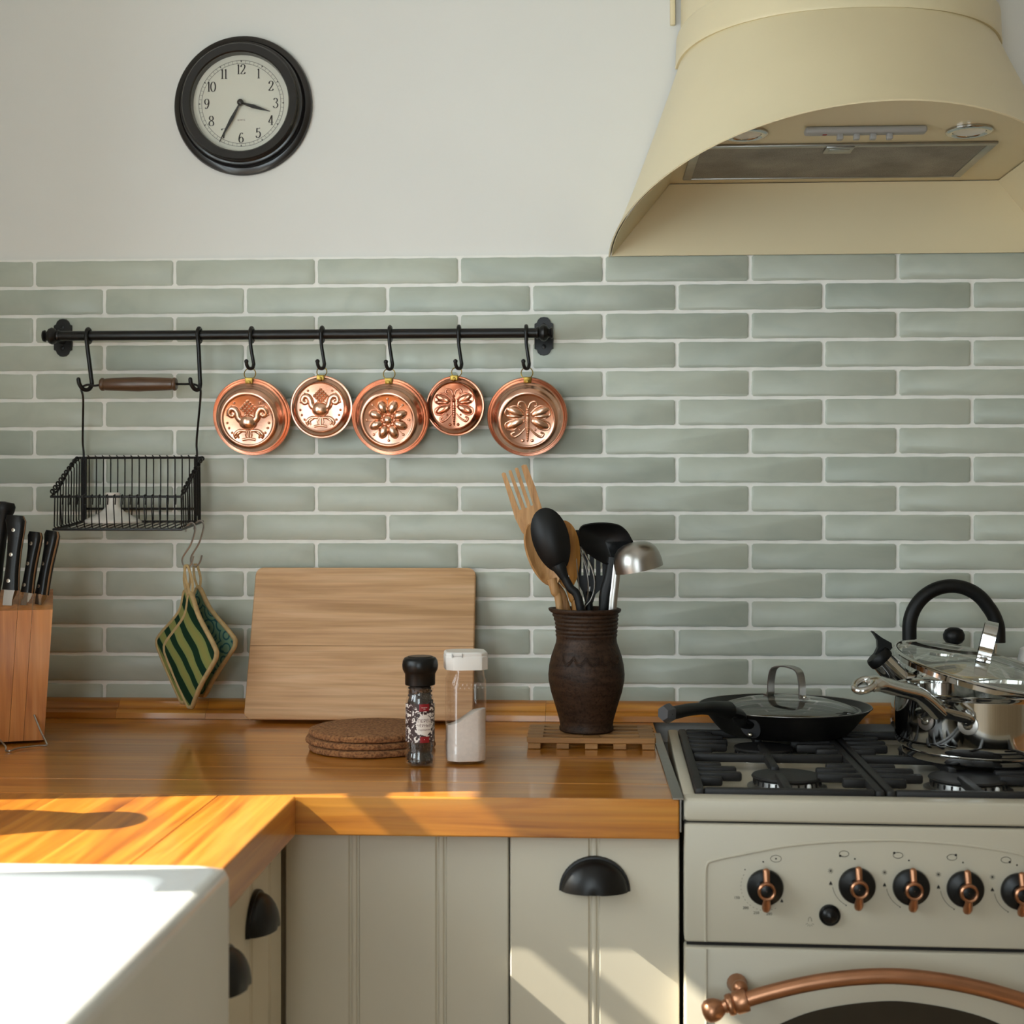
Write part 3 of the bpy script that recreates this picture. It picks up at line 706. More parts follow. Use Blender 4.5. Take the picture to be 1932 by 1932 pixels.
# ------------------------------------------------------------------ relief drawing on a mould's face (unit disc, z out)
def rel_tube(mb, T, pts, r, fl=1.0, h=0.0, n=8):
    P = spline([(p[0], p[1], h) for p in pts], 5); L = len(P)
    rs = r if not hasattr(r, '__len__') else [lerp(r[int(i/(L-1)*(len(r)-1))], r[min(len(r)-1, int(i/(L-1)*(len(r)-1))+1)], i/(L-1)*(len(r)-1) % 1) for i in range(L)]
    mb.tube([T @ p for p in P], rs if hasattr(rs, '__len__') else [rs]*L, n)
def blob(mb, T, x, y, rx, ry, rz, ang=0):
    mb.ell((0, 0, 0), (rx, ry, rz), 12, 5, T @ Matrix.Translation((x, y, 0)) @ Matrix.Rotation(ang, 4, 'Z'), 0, 90)
def relief(kind, T, S):
    """T places the face; S is its radius in metres; z in metres"""
    mb = MB(); U = lambda p: (p[0]*S, p[1]*S)
    def tb(pts, r): rel_tube(mb, T, [U(p) for p in pts], [q*S for q in r] if hasattr(r, '__len__') else r*S)
    def bl(x, y, rx, ry, h, ang=0): blob(mb, T, x*S, y*S, rx*S, ry*S, h*S, math.radians(ang))
    if kind == 'urn':
        bl(.0, -.10, .38, .32, .26)
        for s in (-1, 1):
            tb([(s*.22, -.05), (s*.36, .08), (s*.40, .28), (s*.52, .44), (s*.68, .42), (s*.74, .27), (s*.65, .16), (s*.55, .20), (s*.57, .29)], [.16, .15, .14, .13, .12, .11, .10, .09, .08])
            tb([(s*.10, -.44), (s*.38, -.44), (s*.56, -.60), (s*.52, -.76)], [.07, .08, .08, .04]); tb([(s*.2, -.42), (s*.44, -.56), (s*.40, -.74)], [.06, .07, .04])
            tb([(s*.04, -.40), (s*.12, -.58), (s*.10, -.72)], [.04, .04, .02])
        tb([(-.26, -.80), (0, -.76), (.26, -.80)], .06); tb([(0, -.40), (0, -.78)], .055)
        for i in range(4):
            for j in range(4):
                u, v = (i-1.5)*.105, (j-1.5)*.105
                bl(.02+(u-v)*.80*1.0, .46+(u+v)*.82, .075, .075, .13, 45)
        for k in range(-4, 5):
            for s in (-1, 1):
                if abs(k) < 1: continue
                a = math.radians(90+s*(24+13*abs(k)))
                if k > 0: bl(.84*math.cos(a), .84*math.sin(a), .055, .055, .08)
        for s in (-1, 1):
            for k in range(4):
                a = math.radians(-8-15*k); bl(s*.84*math.cos(a), .84*math.sin(a), .055, .055, .08)
        tb([(-.2, .12), (-.06, .2), (.02, .10), (.12, .2), (.24, .12)], .05)
    elif kind == 'flower':
        bl(0, 0, .22, .22, .22)
        for k in range(8):
            a = 2*PI*k/8+PI/8; bl(.52*math.cos(a), .52*math.sin(a), .31, .205, .20, math.degrees(a))
            a2 = a+PI/8; bl(.84*math.cos(a2), .84*math.sin(a2), .06, .06, .07); tb([(.25*math.cos(a2), .25*math.sin(a2)), (.8*math.cos(a2), .8*math.sin(a2))], .022)
    else:
        tb([(0, .35), (0, .1), (0, -.35), (.0, -.86)], [.05, .08, .085, .03])
        for k in range(9): bl(0, .0-.095*k, .10-.006*k, .045, .11)
        bl(0, .24, .09, .11, .14); bl(0, .42, .07, .07, .1)
        for s in (-1, 1):
            tb([(s*.03, .48), (s*.12, .68), (s*.30, .72), (s*.36, .58), (s*.26, .54)], [.04, .045, .05, .05, .05])
            for k, (x, y, rx, ry, an) in enumerate(((.48, .32, .38, .17, 24), (.52, .16, .33, .10, 4), (.48, -.14, .38, .18, -24))):
                bl(s*x, y, rx, ry, .10, s*an)
            tb([(s*.12, .28), (s*.45, .56), (s*.80, .44), (s*.86, .22), (s*.60, .06), (s*.14, .14)], .035)
            tb([(s*.14, .08), (s*.50, .04), (s*.84, -.12), (s*.80, -.36), (s*.50, -.36), (s*.12, -.02)], .035)
            for q in (.40, .54, .68): tb([(s*q, -.02-q*.05), (s*(q+.03), -.16), (s*(q-.04), -.32)], .028)
            tb([(s*.08, -.30), (s*.30, -.54), (s*.52, -.66), (s*.62, -.54), (s*.50, -.47)], [.03, .05, .06, .05, .05])
            bl(s*.18, -.80, .07, .07, .07); bl(s*.30, -.38, .05, .05, .06)
    return mb
kinds = ['urn', 'urn', 'flower', 'insect', 'insect']
mats = ['copper', 'copper', 'copper', 'copperred', 'copper']
mlabels = ['large copper mould embossed with a fruit urn, hanging nearest the wire basket',
           'smaller copper mould embossed with a fruit urn between two larger moulds',
           'large copper mould embossed with an eight-petalled flower',
           'smallest reddish copper mould embossed with a butterfly, turned sideways',
           'large copper mould embossed with a butterfly at the rail bracket']
tilts = [(14, 0), (4, 0), (14, 0), (4, -10), (15, 3)]
for (hx, mx, my, rp, hb), kd, mt, lb, (tl, yw), nm in zip(molds_px, kinds, mats, mlabels, tilts, mold_names):
    ym = -.050 if rp > 70 else -.046
    p = at(mx, my, ym); R = rp*(DIST+ym)/F; big = rp > 70
    zb = at(hx, hb, RY-RR-.008).z
    hk, hxw = small_hook(hx, zb-.002, 'small black rail hook carrying the '+nm, 0)
    MD = thing('copper_mould', lb, 'mould', p, 0, 'copper moulds hanging from the rail')
    T = Matrix.Translation(p) @ Matrix.Rotation(math.radians(yw), 4, 'Z') @ Matrix.Rotation(math.radians(tl), 4, 'X') @ TOY
    if big:
        S = R*.635; H = .034
        pr = [(.94, .002), (.965, .000), (.995, .001), (1.0, .0035), (.985, .0055), (.955, .0045), (.935, .004), (.905, .007), (.885, .012), (.868, .0155), (.845, .0165), (.825, .0185), (.80, .025), (.755, .0305), (.70, .0330), (.66, .0337), (.645, .0333)]
        fz = .0318
    else:
        S = R*.765; H = .016
        pr = [(.94, .002), (.965, .000), (.995, .001), (1.0, .0035), (.985, .0052), (.95, .0045), (.92, .005), (.88, .0085), (.83, .0120), (.80, .0140), (.78, .0148), (.772, .0145)]
        fz = .0130
    body = MB(T).lathe([(r*R, h) for r, h in pr]+[(S*.985, fz+.0004), (S*.96, fz), (.0005, fz)], 72)
    inner = [(r*R, max(h-.0014, -.0004)) for r, h in pr[:-1]][::-1]
    bo = part('pan', body, mt, MD, 50)
    part('embossed_relief', relief(kd, T @ Matrix.Translation((0, 0, fz-.0004)), S), 'copperface' if mt == 'copper' else mt, MD, 60)
    top = T @ Vector((0, R*.99, .003))
    rr = .0098 if big else .0085
    bz = MB(T).rbox((-.0065, R*.845, .0045), (.0065, R*1.015, .0105 if big else .0100), .0012, 2).lathe([(.0032, .010), (.0028, .0125), (.0003, .0132)], 10, Matrix.Translation((0, R*.9, 0)))
    part('hanger', bz, 'brass', MD, 40)
    rc = Vector((lerp(hxw, top.x, .6), top.y-.004, top.z+rr*.72))
    part('hanging_ring', MB(Matrix.Translation(rc) @ Matrix.Rotation(math.radians(-12), 4, 'X')).torus((0, 0, 0), rr, .0009, 'y', 32, 8), 'brass', MD)

# ------------------------------------------------------------------ wire basket on its two long hooks
BX0, BX1, BYB, BYF, BZT, BZF, BZB, BZBF = -.8645, -.6470, -.034, -.164, 1.3468, 1.2784, 1.2370, 1.2250
WR = .0011
hooks = []
for (px_, lab) in ((167, 'long black hook holding the end of the basket handle farthest from the moulds'), (376, 'long black hook holding the end of the basket handle nearest the moulds')):
    x = at(px_, 630, RY).x; zb = at(px_, 741, RY).z; mb = MB(); ring_on_bar(mb, x); f = RY-RR-.003
    dx = .0075 if px_ < 300 else .003
    P = spline([(x, f, RZ-.004), (x+.001, f+.003, RZ-.02), (x+dx*.8, f+.006, lerp(RZ, zb, .7)), (x+dx, f+.006, zb+.014), (x+dx*.5, f+.002, zb+.005), (x-.003, f-.005, zb+.0045), (x-.0075, f-.0105, zb+.0125), (x-.0085, f-.0125, zb+.0205)], 6)
    mb.tube(P, .0036, 12); mb.ell(P[-1], .0036, 10, 6)
    solo('rail_hook', mb, 'black', lab, 'hook', (x, RY, zb), 'long black hooks on the rail'); hooks.append((x, f-.002, zb+.0095))
BK = thing('wire_basket', 'black wire hanging basket with a dark wooden carrying handle', 'basket', ((BX0+BX1)/2, (BYB+BYF)/2, BZBF))
hz = hooks[0][2]; hy = -.0805
hl, hr = hooks[0][0]-.0030, hooks[1][0]-.0015
g0, g1 = at(189, 725, -.07).x, at(334, 725, -.07).x; gz = at(260, 725, -.07).z
part('bail_wire', MB().tube(spline([(BX0+.010, BYB-.004, BZT-.10), (BX0+.010, BYB-.004, BZT), (BX0+.0095, BYB-.008, BZT+.03), (hl-.0045, hy+.006, hz-.022), (hl-.0055, hy, hz-.004), (hl+.004, hy, hz+.0028), (hl+.016, hy+.002, lerp(hz, gz, .35)), (g0+.004, -.070, gz)], 6), .0019, 8), 'black', BK)
part('bail_wire', MB().tube(spline([(BX1-.010, BYB-.004, BZT-.10), (BX1-.010, BYB-.004, BZT), (BX1-.0095, BYB-.008, BZT+.03), (hr+.0045, hy+.006, hz-.022), (hr+.0055, hy, hz-.004), (hr-.004, hy, hz+.0028), (hr-.022, hy+.002, lerp(hz, gz, .8)), (g1-.004, -.070, gz)], 6), .0019, 8), 'black', BK)
gl = g1-g0
part('grip', MB(Matrix.Translation((g0, -.070, gz)) @ TX).lathe([(.003, 0), (.0095, .0008), (.0112, .003), (.0112, .0055), (.0098, .0075), (.0104, .011), (.0112, gl*.2), (.0126, gl*.5), (.0112, gl*.8), (.0104, gl-.011), (.0098, gl-.0075), (.0112, gl-.0055), (.0112, gl-.003), (.0095, gl-.0008), (.003, gl)], 20), 'handlewood', BK)
lo = lambda t: lerp(BZB, BZBF, t)
part('top_rim', MB().tube([(BX0, BYB, BZT), (BX1, BYB, BZT), (BX1, BYB-.02, BZT-.003), (BX1-.001, BYF+.03, BZF+.010), (BX1-.001, BYF, BZF), (BX0+.001, BYF, BZF), (BX0+.001, BYF+.03, BZF+.010), (BX0, BYB-.02, BZT-.003)], .0021, 8, True), 'black', BK)
part('bottom_rim', MB().tube([(BX0+.007, BYB, BZB), (BX1-.001, BYB, BZB), (BX1-.001, BYF+.004, BZBF), (BX0+.004, BYF+.004, BZBF)], .0021, 8, True), 'black', BK)
part('back_bar', MB().tube([(BX0+.008, BYB, BZB+.022), (BX1-.008, BYB, BZB+.022)], .0021, 8), 'black', BK)
for xx in (BX0+.010, BX1-.010):
    for d in (-.0035, .0035): part('corner_post', MB().tube([(xx+d, BYB-.004, BZT+.001), (xx+d*.8, BYB-.004, BZB-.001)], .0022, 8), 'black', BK)
for k in range(16):
    x = BX0+.017+(BX1-BX0-.030)*k/15; xb = x+.002
    part('wire', MB().tube([(x, BYB-.003, BZT+.0035), (x, BYB+.003, BZT+.002), (x, BYB+.0035, BZT-.010), (x, BYB+.002, BZB+.004), (x, BYB-.002, BZB+.0015), (xb, BYF+.010, BZBF+.0015), (xb, BYF+.002, BZBF+.004), (xb, BYF-.0035, BZF-.012), (xb, BYF-.003, BZF+.002), (xb, BYF+.003, BZF+.0035), (xb, BYF+.006, BZF-.004), (xb, BYF+.004, BZF-.013)], WR, 6), 'black', BK)
for s, xx in ((-1, BX0), (1, BX1)):
    for k in range(10):
        t = (k+.7)/10.6; y = lerp(BYB, BYF, t); zt = lerp(BZT-.002, BZF+.003, max(0, t-.1)/.9)
        part('side_wire', MB().tube([(xx, y, zt+.003), (xx-s*.004, y, zt-.006), (xx-s*.003, y, lo(t)+.004), (xx-s*.006, y, lo(t)+.001)], WR, 6)
             .torus((xx, y, zt), .0032, .0013, 'y', 12, 6), 'black', BK)
fu = Vector((at(213, 990, -.10).x, -.100, lerp(BZB, BZBF, .5)+.0035))
solo('porcelain_lid', MB(Matrix.Translation(fu)).lathe([(.040, .0), (.0470, .0005), (.0475, .003), (.045, .006), (.030, .014), (.017, .0215), (.0118, .028), (.0105, .036), (.0118, .046), (.0128, .050), (.0112, .0515), (.0095, .046), (.0085, .03), (.014, .018), (.03, .008), (.040, .002)], 36), 'porcelain', 'white porcelain funnel-shaped lid lying in the wire basket', 'lid', fu)

# ------------------------------------------------------------------ potholders on steel hooks
def s_hook(p0, p1, label):
    """p0: top loop over the basket wire, p1: lower loop"""
    a, b = Vector(p0), Vector(p1); mb = MB()
    P = spline([a+Vector((-.0115, 0, -.0125)), a+Vector((-.0085, 0, -.002)), a+Vector((-.001, 0, .0025)), a+Vector((.0045, 0, -.003)), a+Vector((.004, 0, -.013)), lerp(a, b, .5)+Vector((.001, 0, 0)), b+Vector((-.0075, 0, .014)), b+Vector((-.0065, 0, .003)), b+Vector((.0005, 0, -.0025)), b+Vector((.0075, 0, .005)), b+Vector((.0105, 0, .0165))], 6)
    mb.tube(P, .0015, 8); return solo('s_hook', mb, 'steel', label, 'hook', a, 'steel hooks under the basket')
hk1 = (at(363, 989, -.125), at(353, 1068, -.125)); hk2 = (at(379, 985, -.075), at(369, 1066, -.075))
s_hook(hk1[0], hk1[1], 'steel S hook under the basket carrying the green striped potholder')
s_hook(hk2[0], hk2[1], 'steel S hook under the basket, the one closer to the tiles')
def potholder(label, tip, rad_w, rad_h, yaw, mat, hook, lean):
    """a square pad hung by one corner; tip: its upper corner"""
    e = thing('potholder', label, 'potholder', tip, 0, 'potholders hanging under the basket')
    T = Matrix.Translation(tip) @ Matrix.Rotation(math.radians(yaw), 4, 'Z') @ Matrix.Rotation(math.radians(lean), 4, 'Y')
    pts = spline([(0, -.002, 0), (rad_w*.30, -rad_h*.42, 0), (rad_w*.92, -rad_h*.90, 0), (rad_w, -rad_h*1.05, 0), (rad_w*.86, -rad_h*1.24, 0), (rad_w*.16, -rad_h*1.93, 0), (0, -rad_h*2.0, 0), (-rad_w*.16, -rad_h*1.93, 0), (-rad_w*.86, -rad_h*1.24, 0), (-rad_w, -rad_h*1.05, 0), (-rad_w*.92, -rad_h*.90, 0), (-rad_w*.30, -rad_h*.42, 0)], 5, True)
    cz = -rad_h
    def wav(x, z): return .0035*math.sin(z*38+x*20)
    rows = []
    for k, (sc, th) in enumerate(((.0, .0038), (.35, .0038), (.7, .0036), (.93, .0026))):
        rows.append([(p.x*sc, -th+wav(p.x*sc, (p.y-cz)*sc), cz+(p.y-cz)*sc) for p in pts])
    front = MB(T).sheet(rows, None, True)
    back = MB(T).sheet([[(x, -(y-wav(x, z-cz))+wav(x, z-cz), z) for x, y, z in r] for r in rows], None, True)
    front.v += back.v; front.f += [[i+len(rows)*len(pts) for i in f] for f in back.f]
    part('pad', front, mat, e, 60)
    part('binding', MB(T).tube([(p.x*.955, wav(p.x*.95, (p.y-cz)*.95), cz+(p.y-cz)*.955) for p in pts], .0046, 8, True, flat=.75), 'binding', e, 60)
    hkp = Vector(hook); t0 = T @ Vector((0, 0, -.004))
    for dx in (-.0032, .0032):
        part('loop', MB().tube(spline([t0+Vector((dx*.5, 0, -.004)), lerp(t0, hkp, .4)+Vector((dx*1.6, 0, 0)), hkp+Vector((dx, 0, -.002)), hkp+Vector((0, 0, .0015))], 5), .0022, 8, flat=.5), 'binding', e)
    return e
b1 = Vector(hk1[1])+Vector((0, 0, -.0005)); b2 = Vector(hk2[1])+Vector((0, 0, -.0005))
potholder('tan-edged potholder with dark green stripes, foremost of the bunch', at(361, 1112, -.133), .068, .099, -38, 'stripe', b1+Vector((0, -.004, 0)), 1.2)
potholder('tan-edged potholder squeezed between two others, only its edge showing', at(353, 1106, -.112), .075, .099, -38, 'stripe', b1+Vector((-.001, .004, 0)), 3.5)
potholder('tan-edged teal potholder with swirls, closest to the tiles', at(375, 1101, -.078), .080, .096, -30, 'swirl', b2, -2.5)
# ================================================================== things on the worktop
ZW = WTOP+.0004
# knife block
KC = onz(83, 1401, ZW); KYAW = math.radians(21); KTM = Matrix.Translation((KC.x, KC.y, ZW)) @ Matrix.Rotation(KYAW, 4, 'Z')
kb = thing('knife_block', 'beech knife block on a bent wire stand', 'knife block', (KC.x-.07, KC.y+.03, ZW))
planks = [0, .36, .66, .80, 1.0]; KW, KH, KD = .150, .2035, .105
for a, b in zip(planks, planks[1:]):
    f = lambda t, top: -KW*(1-t)+(.0128 if top else 0)+(.0005 if t == a and a > 0 else 0)
    vs = [(f(a, 0), 0, .004), (f(b, 0), 0, .004), (f(b, 0), KD, .004), (f(a, 0), KD, .004),
          (f(a, 1), -.004, KH), (f(b, 1), -.004, KH), (f(b, 1), KD-.004, KH+.026), (f(a, 1), KD-.004, KH+.026)]
    part('block_plank', MB(KTM).add(vs, [(3, 2, 1, 0), (4, 5, 6, 7), (0, 1, 5, 4), (1, 2, 6, 5), (2, 3, 7, 6), (3, 0, 4, 7)]), 'blockwood', kb, 0)
wz = ZW+.0016
q1 = onz(88, 1408, ZW); q0 = onz(11, 1418, ZW); w1 = KTM @ Vector((-.014, -.0016, .043)); w0 = KTM @ Vector((-.085, -.0016, .043))
part('wire_stand', MB().tube(spline([w1, lerp(w1, q1, .5), (q1.x-.001, q1.y+.001, wz+.004), (q1.x, q1.y, wz), (q1.x-.006, q1.y-.003, wz), (lerp(q1.x, q0.x, .3), lerp(q1.y, q0.y, .3)+.004, wz+.0006), (lerp(q1.x, q0.x, .75), lerp(q1.y, q0.y, .75)+.004, wz+.0006), (q0.x+.008, q0.y-.001, wz), (q0.x, q0.y, wz), (q0.x-.002, q0.y+.003, wz+.006), lerp(w0, q0, .5), w0], 6), .0014, 8), 'steel', kb)
def kyy(px_, back): 
    x = at(px_, 1140, KC.y).x; return KC.y+(x-KC.x)*math.tan(KYAW)+back
def knife(label, bx, by, tx, ty, y, wd, rivets=True):
    """from the slot (bx,by) to the butt of the handle (tx,ty)"""
    a, b = at(bx, by, y), at(tx, ty, y+.012); L = (b-a).length
    e = thing('kitchen_knife', label, 'knife', a, 0, 'knives in the block')
    T = look(a, b) @ Matrix.Rotation(math.radians(28), 4, 'Z')
    # local z along the handle, x across the broad side, y thickness
    def hw(t): return wd*(.50-.10*math.sin(PI*min(1, t*1.25))+.17*max(0, (t-.72)/.28)**1.4)
    rows = []
    for i in range(15):
        t = i/14; h = hw(t)*(1 if t < .965 else .75); cxx = wd*.16*max(0, (t-.7)/.3)**1.6
        rows.append([(cxx+h*math.copysign(abs(math.cos(q))**.6, math.cos(q)), .0082*math.copysign(abs(math.sin(q))**.6, math.sin(q))*(1 if t < .96 else .8), .012+(L-.012)*t) for q in [2*PI*k/16 for k in range(16)]])
    mb = MB(T).sheet(rows, None, True); mb.f += [list(range(16)), list(range(14*16, 15*16))]
    hd = part('handle', mb, 'plastic', e, 45)
    tg = [(wd*.16*max(0, (t-.7)/.3)**1.6, hw(t)*(1 if t < .965 else .75)+.0005, .012+(L-.012)*t) for t in [i/14 for i in range(15)]]
    poly = [(c-h, z) for c, h, z in tg]+[(c+h, z) for c, h, z in tg[::-1]]
    part('tang', MB(T).prism(poly, lambda p: (p[0], -.0014, p[1]), lambda p: (p[0], .0014, p[1])), 'tan', hd, 30)
    if rivets:
        for t in (.12, .47, .80):
            part('rivet', MB(T @ Matrix.Translation((wd*.05, 0, .012+(L-.012)*t)) @ Matrix.Rotation(PI/2, 4, 'X')).lathe([(.0005, -.0088), (.0030, -.0086), (.0030, .0086), (.0005, .0088)], 12), 'rivet', hd)
    bo = [(-wd*.34, .013), (wd*.34, .013), (wd*.34, .006), (wd*.42, -.02), (wd*.3, -.05), (-wd*.2, -.05), (-wd*.16, -.004), (-wd*.28, .006)]
    part('blade', MB(T).prism(bo, lambda p: (p[0], -.0045 if p[1] > .005 else -.001, p[1]), lambda p: (p[0], .0045 if p[1] > .005 else .001, p[1])), 'bladesteel', e, 20)
    return e
knife('small black-handled kitchen knife in the outermost slot of the block', 76, 1136, 102, 1002, kyy(76, .022), .0215)
knife('slim black-handled kitchen knife second from the open edge of the block', 49, 1133, 70, 1004, kyy(49, .022), .0190)
knife('large black-handled kitchen knife with three rivets in the block', 19, 1128, 34, 973, kyy(19, .024), .0255)
sa, sb = at(-14, 1120, kyy(-14, .06)), at(9, 946, kyy(-14, .065)); L = (sb-sa).length
hs = thing('honing_steel', 'honing steel with a round black handle in the knife block', 'honing steel', sa)
part('handle', MB(look(sa, sb)).lathe([(.004, 0), (.011, .002), (.012, .02), (.0105, .05), (.0105, L*.6), (.0115, L*.8), (.0165, L*.90), (.0172, L*.95), (.0145, L*.99), (.0005, L)], 20), 'softblack', hs)
part('rod', MB(look(sa, sb)).lathe([(.0035, -.05), (.004, .004)], 12), 'bladesteel', hs)

# cutting board leaning on the tiles
pb0, pb1 = onz(472, 1364, ZW), at(487, 1080, -.0165); 
bx0, bx1 = -.5565, -.1790
Hb = math.hypot(.251, .062); lean = math.atan2(.062, .251)
BD = thing('cutting_board', 'worn beech cutting board leaning against the tiles', 'cutting board', ((bx0+bx1)/2, -.078, ZW))
Tb = Matrix.Translation((0, -.0785, ZW+.0035)) @ Matrix.Rotation(-lean, 4, 'X')
for k, (za, zb) in enumerate(((.0, .1235), (.1241, Hb))):
    full = rrect(bx0, 0, bx1, Hb, .013, 6)
    poly = [p for p in full if za-1e-6 <= p[1] <= zb+1e-6]
    if k == 0: poly = [(bx1, zb), (bx0, zb)]+[p for p in full if p[1] < zb-1e-6]
    else: poly = [p for p in full if p[1] > za]+[(bx0, za), (bx1, za)]
    wob = (lambda p: (p[0]+(-.0065 if p[0] < bx0+.1 else 0)*(1-p[1]/Hb), p[1]))
    poly = [wob(p) for p in poly]
    cxm, czm = (bx0+bx1)/2, (za+zb)/2
    mb = MB(Tb); sh = lambda p, d: (p[0]+(d if p[0] < cxm else -d), p[1]+((d if p[1] < czm else -d) if (abs(p[1]-.1238) > .004) else 0))
    n = len(poly); R4 = [[(q[0], y, q[1]) for q in (sh(p, d) for p in poly)] for d, y in ((.0015, 0), (0, -.0015), (0, -.0135), (.0015, -.015))]
    mb.sheet(R4, None, True); mb.f += [list(range(n)), list(range(3*n, 4*n))]
    part('board_plank', mb, 'beech', BD, 40)
# cork trivets
ckc = Vector((-.314, -.318, 0))
for k, (dx, dy, R, lb) in enumerate(((.0015, -.001, .0945, 'bottom cork trivet of the stack of three'), (-.002, .002, .0955, 'middle cork trivet of the stack of three'), (.0015, .000, .0935, 'top cork trivet of the stack of three'))):
    h = .0103; z = ZW+k*(h+.0003); c = ckc+Vector((dx, dy, z))
    rows = []
    for r, hh in ((.94, 0), (.985, .0012), (1.0, .004), (1.0, h-.004), (.985, h-.0012), (.95, h)):
        rows.append([(c.x+(R*r+.0006*math.sin(7*a+k*2)+.0004*math.sin(17*a))*math.cos(a), c.y+(R*r+.0006*math.sin(7*a+k*2)+.0004*math.sin(17*a))*math.sin(a), z+hh) for a in [2*PI*i/72 for i in range(72)]])
    mb = MB().sheet(rows, None, True); mb.f += [list(range(72)), list(range(5*72, 6*72))]
    solo('cork_trivet', mb, 'cork', lb, 'trivet', c, 'stacked cork trivets')

# pepper grinder
pg = onz(792, 1440, ZW); pg.y = -.452; pg.x = -.2245
PG = thing('pepper_grinder', 'black capped glass pepper grinder with a red and white label', 'pepper grinder', (pg.x, pg.y, ZW))
Tp = Matrix.Translation((pg.x, pg.y, ZW))
gp = [(.0005, .0005), (.0175, .0005), (.0205, .003), (.0212, .008), (.0205, .014), (.0192, .0175), (.0188, .022), (.0200, .0255), (.0200, .090), (.0192, .0945), (.0178, .0985), (.0172, .102), (.0190, .106), (.0192, .108), (.0165, .1105), (.0155, .1125)]
part('jar', MB(Tp).lathe(gp, 24), 'glass', PG, 50)
rnd = random.Random(3); pc = MB(Tp)
pc.lathe([(.0005, .003), (.0155, .003), (.0165, .012), (.0150, .02), (.0160, .03), (.0160, .088), (.0140, .1), (.0145, .1095), (.0005, .1097)], 20)
for i in range(680):
    h = rnd.uniform(.004, .1095); a = rnd.uniform(0, 2*PI)
    ro = .0180 if h < .013 else .0165 if h < .024 else .0177 if h < .09 else .0160
    r = rnd.uniform(ro-.0022, ro-.0004); q = rnd.uniform(.0013, .0019)
    pc.ell((r*math.cos(a), r*math.sin(a), h), q, 6, 4)
po = part('peppercorns', pc, 'pepper', PG, 60); po['kind'] = 'stuff'
part('cap', MB(Tp).lathe([(.0150, .1118), (.0208, .1118), (.0212, .114), (.0212, .1275), (.0222, .1290), (.0245, .1335), (.0252, .1395), (.0243, .1455), (.0220, .1495), (.0195, .1505), (.0185, .1498), (.0170, .1518), (.0005, .1522)], 36), 'plastic', PG, 40)
def curved(mb, vs, fs, R, a0, z):
    """wraps flat x,y artwork round the jar: a0 is where x=0 faces"""
    mb.add([(R*math.cos(a0+p[0]/R), R*math.sin(a0+p[0]/R), z+p[1]) for p in vs], fs, Tp)
def patch(x0, x1, y0, y1, k=10):
    vs = []; fs = []
    for i in range(k+1): x = lerp(x0, x1, i/k); vs += [(x, y0), (x, y1)]
    for i in range(k): fs.append((2*i, 2*i+2, 2*i+3, 2*i+1))
    return vs, fs
A0 = math.radians(-90-3); RL_ = .02035
lb = MB(); curved(lb, *patch(-.0330, .0330, 0, .0535, 28), RL_, A0+math.radians(8), .0335); LBL = part('label', lb, 'label', PG, 0)
X0 = .0095
lb = MB(); curved(lb, *patch(X0-.0075, X0+.0075, .0435, .0535), RL_+.00012, A0, .0335); curved(lb, *patch(X0-.0065, X0+.0075, -.0002, .0085), RL_+.00012, A0, .0335); part('label_red_field', lb, 'labelred', LBL, 0)
n = 56; poly = [((.0124 if k % 2 else .0114)*math.sin(2*PI*k/n)+X0, (.0148 if k % 2 else .0138)*math.cos(2*PI*k/n)+.0245) for k in range(n)]
lb = MB(); bv = [(X0+(p[0]-X0)*r, .0245+(p[1]-.0245)*r) for r in (1, .8, .6, .4, .2, .02) for p in poly]; curved(lb, bv, [(j*n+k, j*n+(k+1) % n, (j+1)*n+(k+1) % n, (j+1)*n+k) for j in range(5) for k in range(n)]+[tuple(range(5*n, 6*n))], RL_+.00022, A0, .0335); part('label_badge', lb, 'labelwhite', LBL, 0)
lb = MB()
for s, y, sz in (('ПЕРЕЦ', .0300, .0062), ('ЧЁРНЫЙ', .0235, .0050), ('горошком', .0180, .0036)):
    vs, fs = text_mesh(s, sz); curved(lb, [(p.x+X0+.0005, p.y+y) for p in vs], fs, RL_+.00034, A0, .0335)
part('label_lettering', lb, 'labelmaroon', LBL, 0)
lb = MB()
for s, y, sz in (('~~~', .0488, .0050), ('•••', .0465, .0030), ('•', .0045, .0040)):
    vs, fs = text_mesh(s, sz); curved(lb, [(p.x+X0, p.y+y) for p in vs], fs, RL_+.00034, A0, .0335)
part('label_mark', lb, 'labelwhite', LBL, 0)

# salt jar
sj = Vector((-.1630, -.425, ZW)); SJ = thing('salt_jar', 'clear octagonal plastic salt jar with a white flip lid', 'jar', sj)
Ts = Matrix.Translation(sj) @ Matrix.Rotation(math.radians(10), 4, 'Z')
def octa(a, ch, z, r=0):
    c = a-ch; pts = [(a, -c), (a, c), (c, a), (-c, a), (-a, c), (-a, -c), (-c, -a), (c, -a)]; out = []
    for i in range(8):
        p, q = Vector(pts[i]), Vector(pts[(i+1) % 8]); out += [tuple(lerp(p, q, .08))+(z,), tuple(lerp(p, q, .92))+(z,)]
    return out
HA = .0288
shape = [(HA-.006, .0006), (HA-.001, .0015), (HA+.0002, .006), (HA+.0002, .0265), (HA-.0009, .0285), (HA-.0009, .105), (HA-.0012, .116), (HA-.0035, .1225), (HA-.0040, .1315)]
rows = [octa(a, .0105, z) for a, z in shape]
jb = MB(Ts).sheet(rows, None, True); jb.f.append(list(range(16))); part('jar_body', jb, 'plasticglass', SJ, 30)
def slope(x): return .0640+(x/HA)*.0145+.002*math.sin(x*160)
srow = [octa(HA-.0075, .0105, .0025), octa(HA-.0022, .0105, .0045), octa(HA-.0016, .0105, .026), octa(HA-.0020, .0105, .029)]
srow.append([(x, y, slope(x)-.003*(y/HA)) for x, y, z in octa(HA-.0020, .0105, 0)])
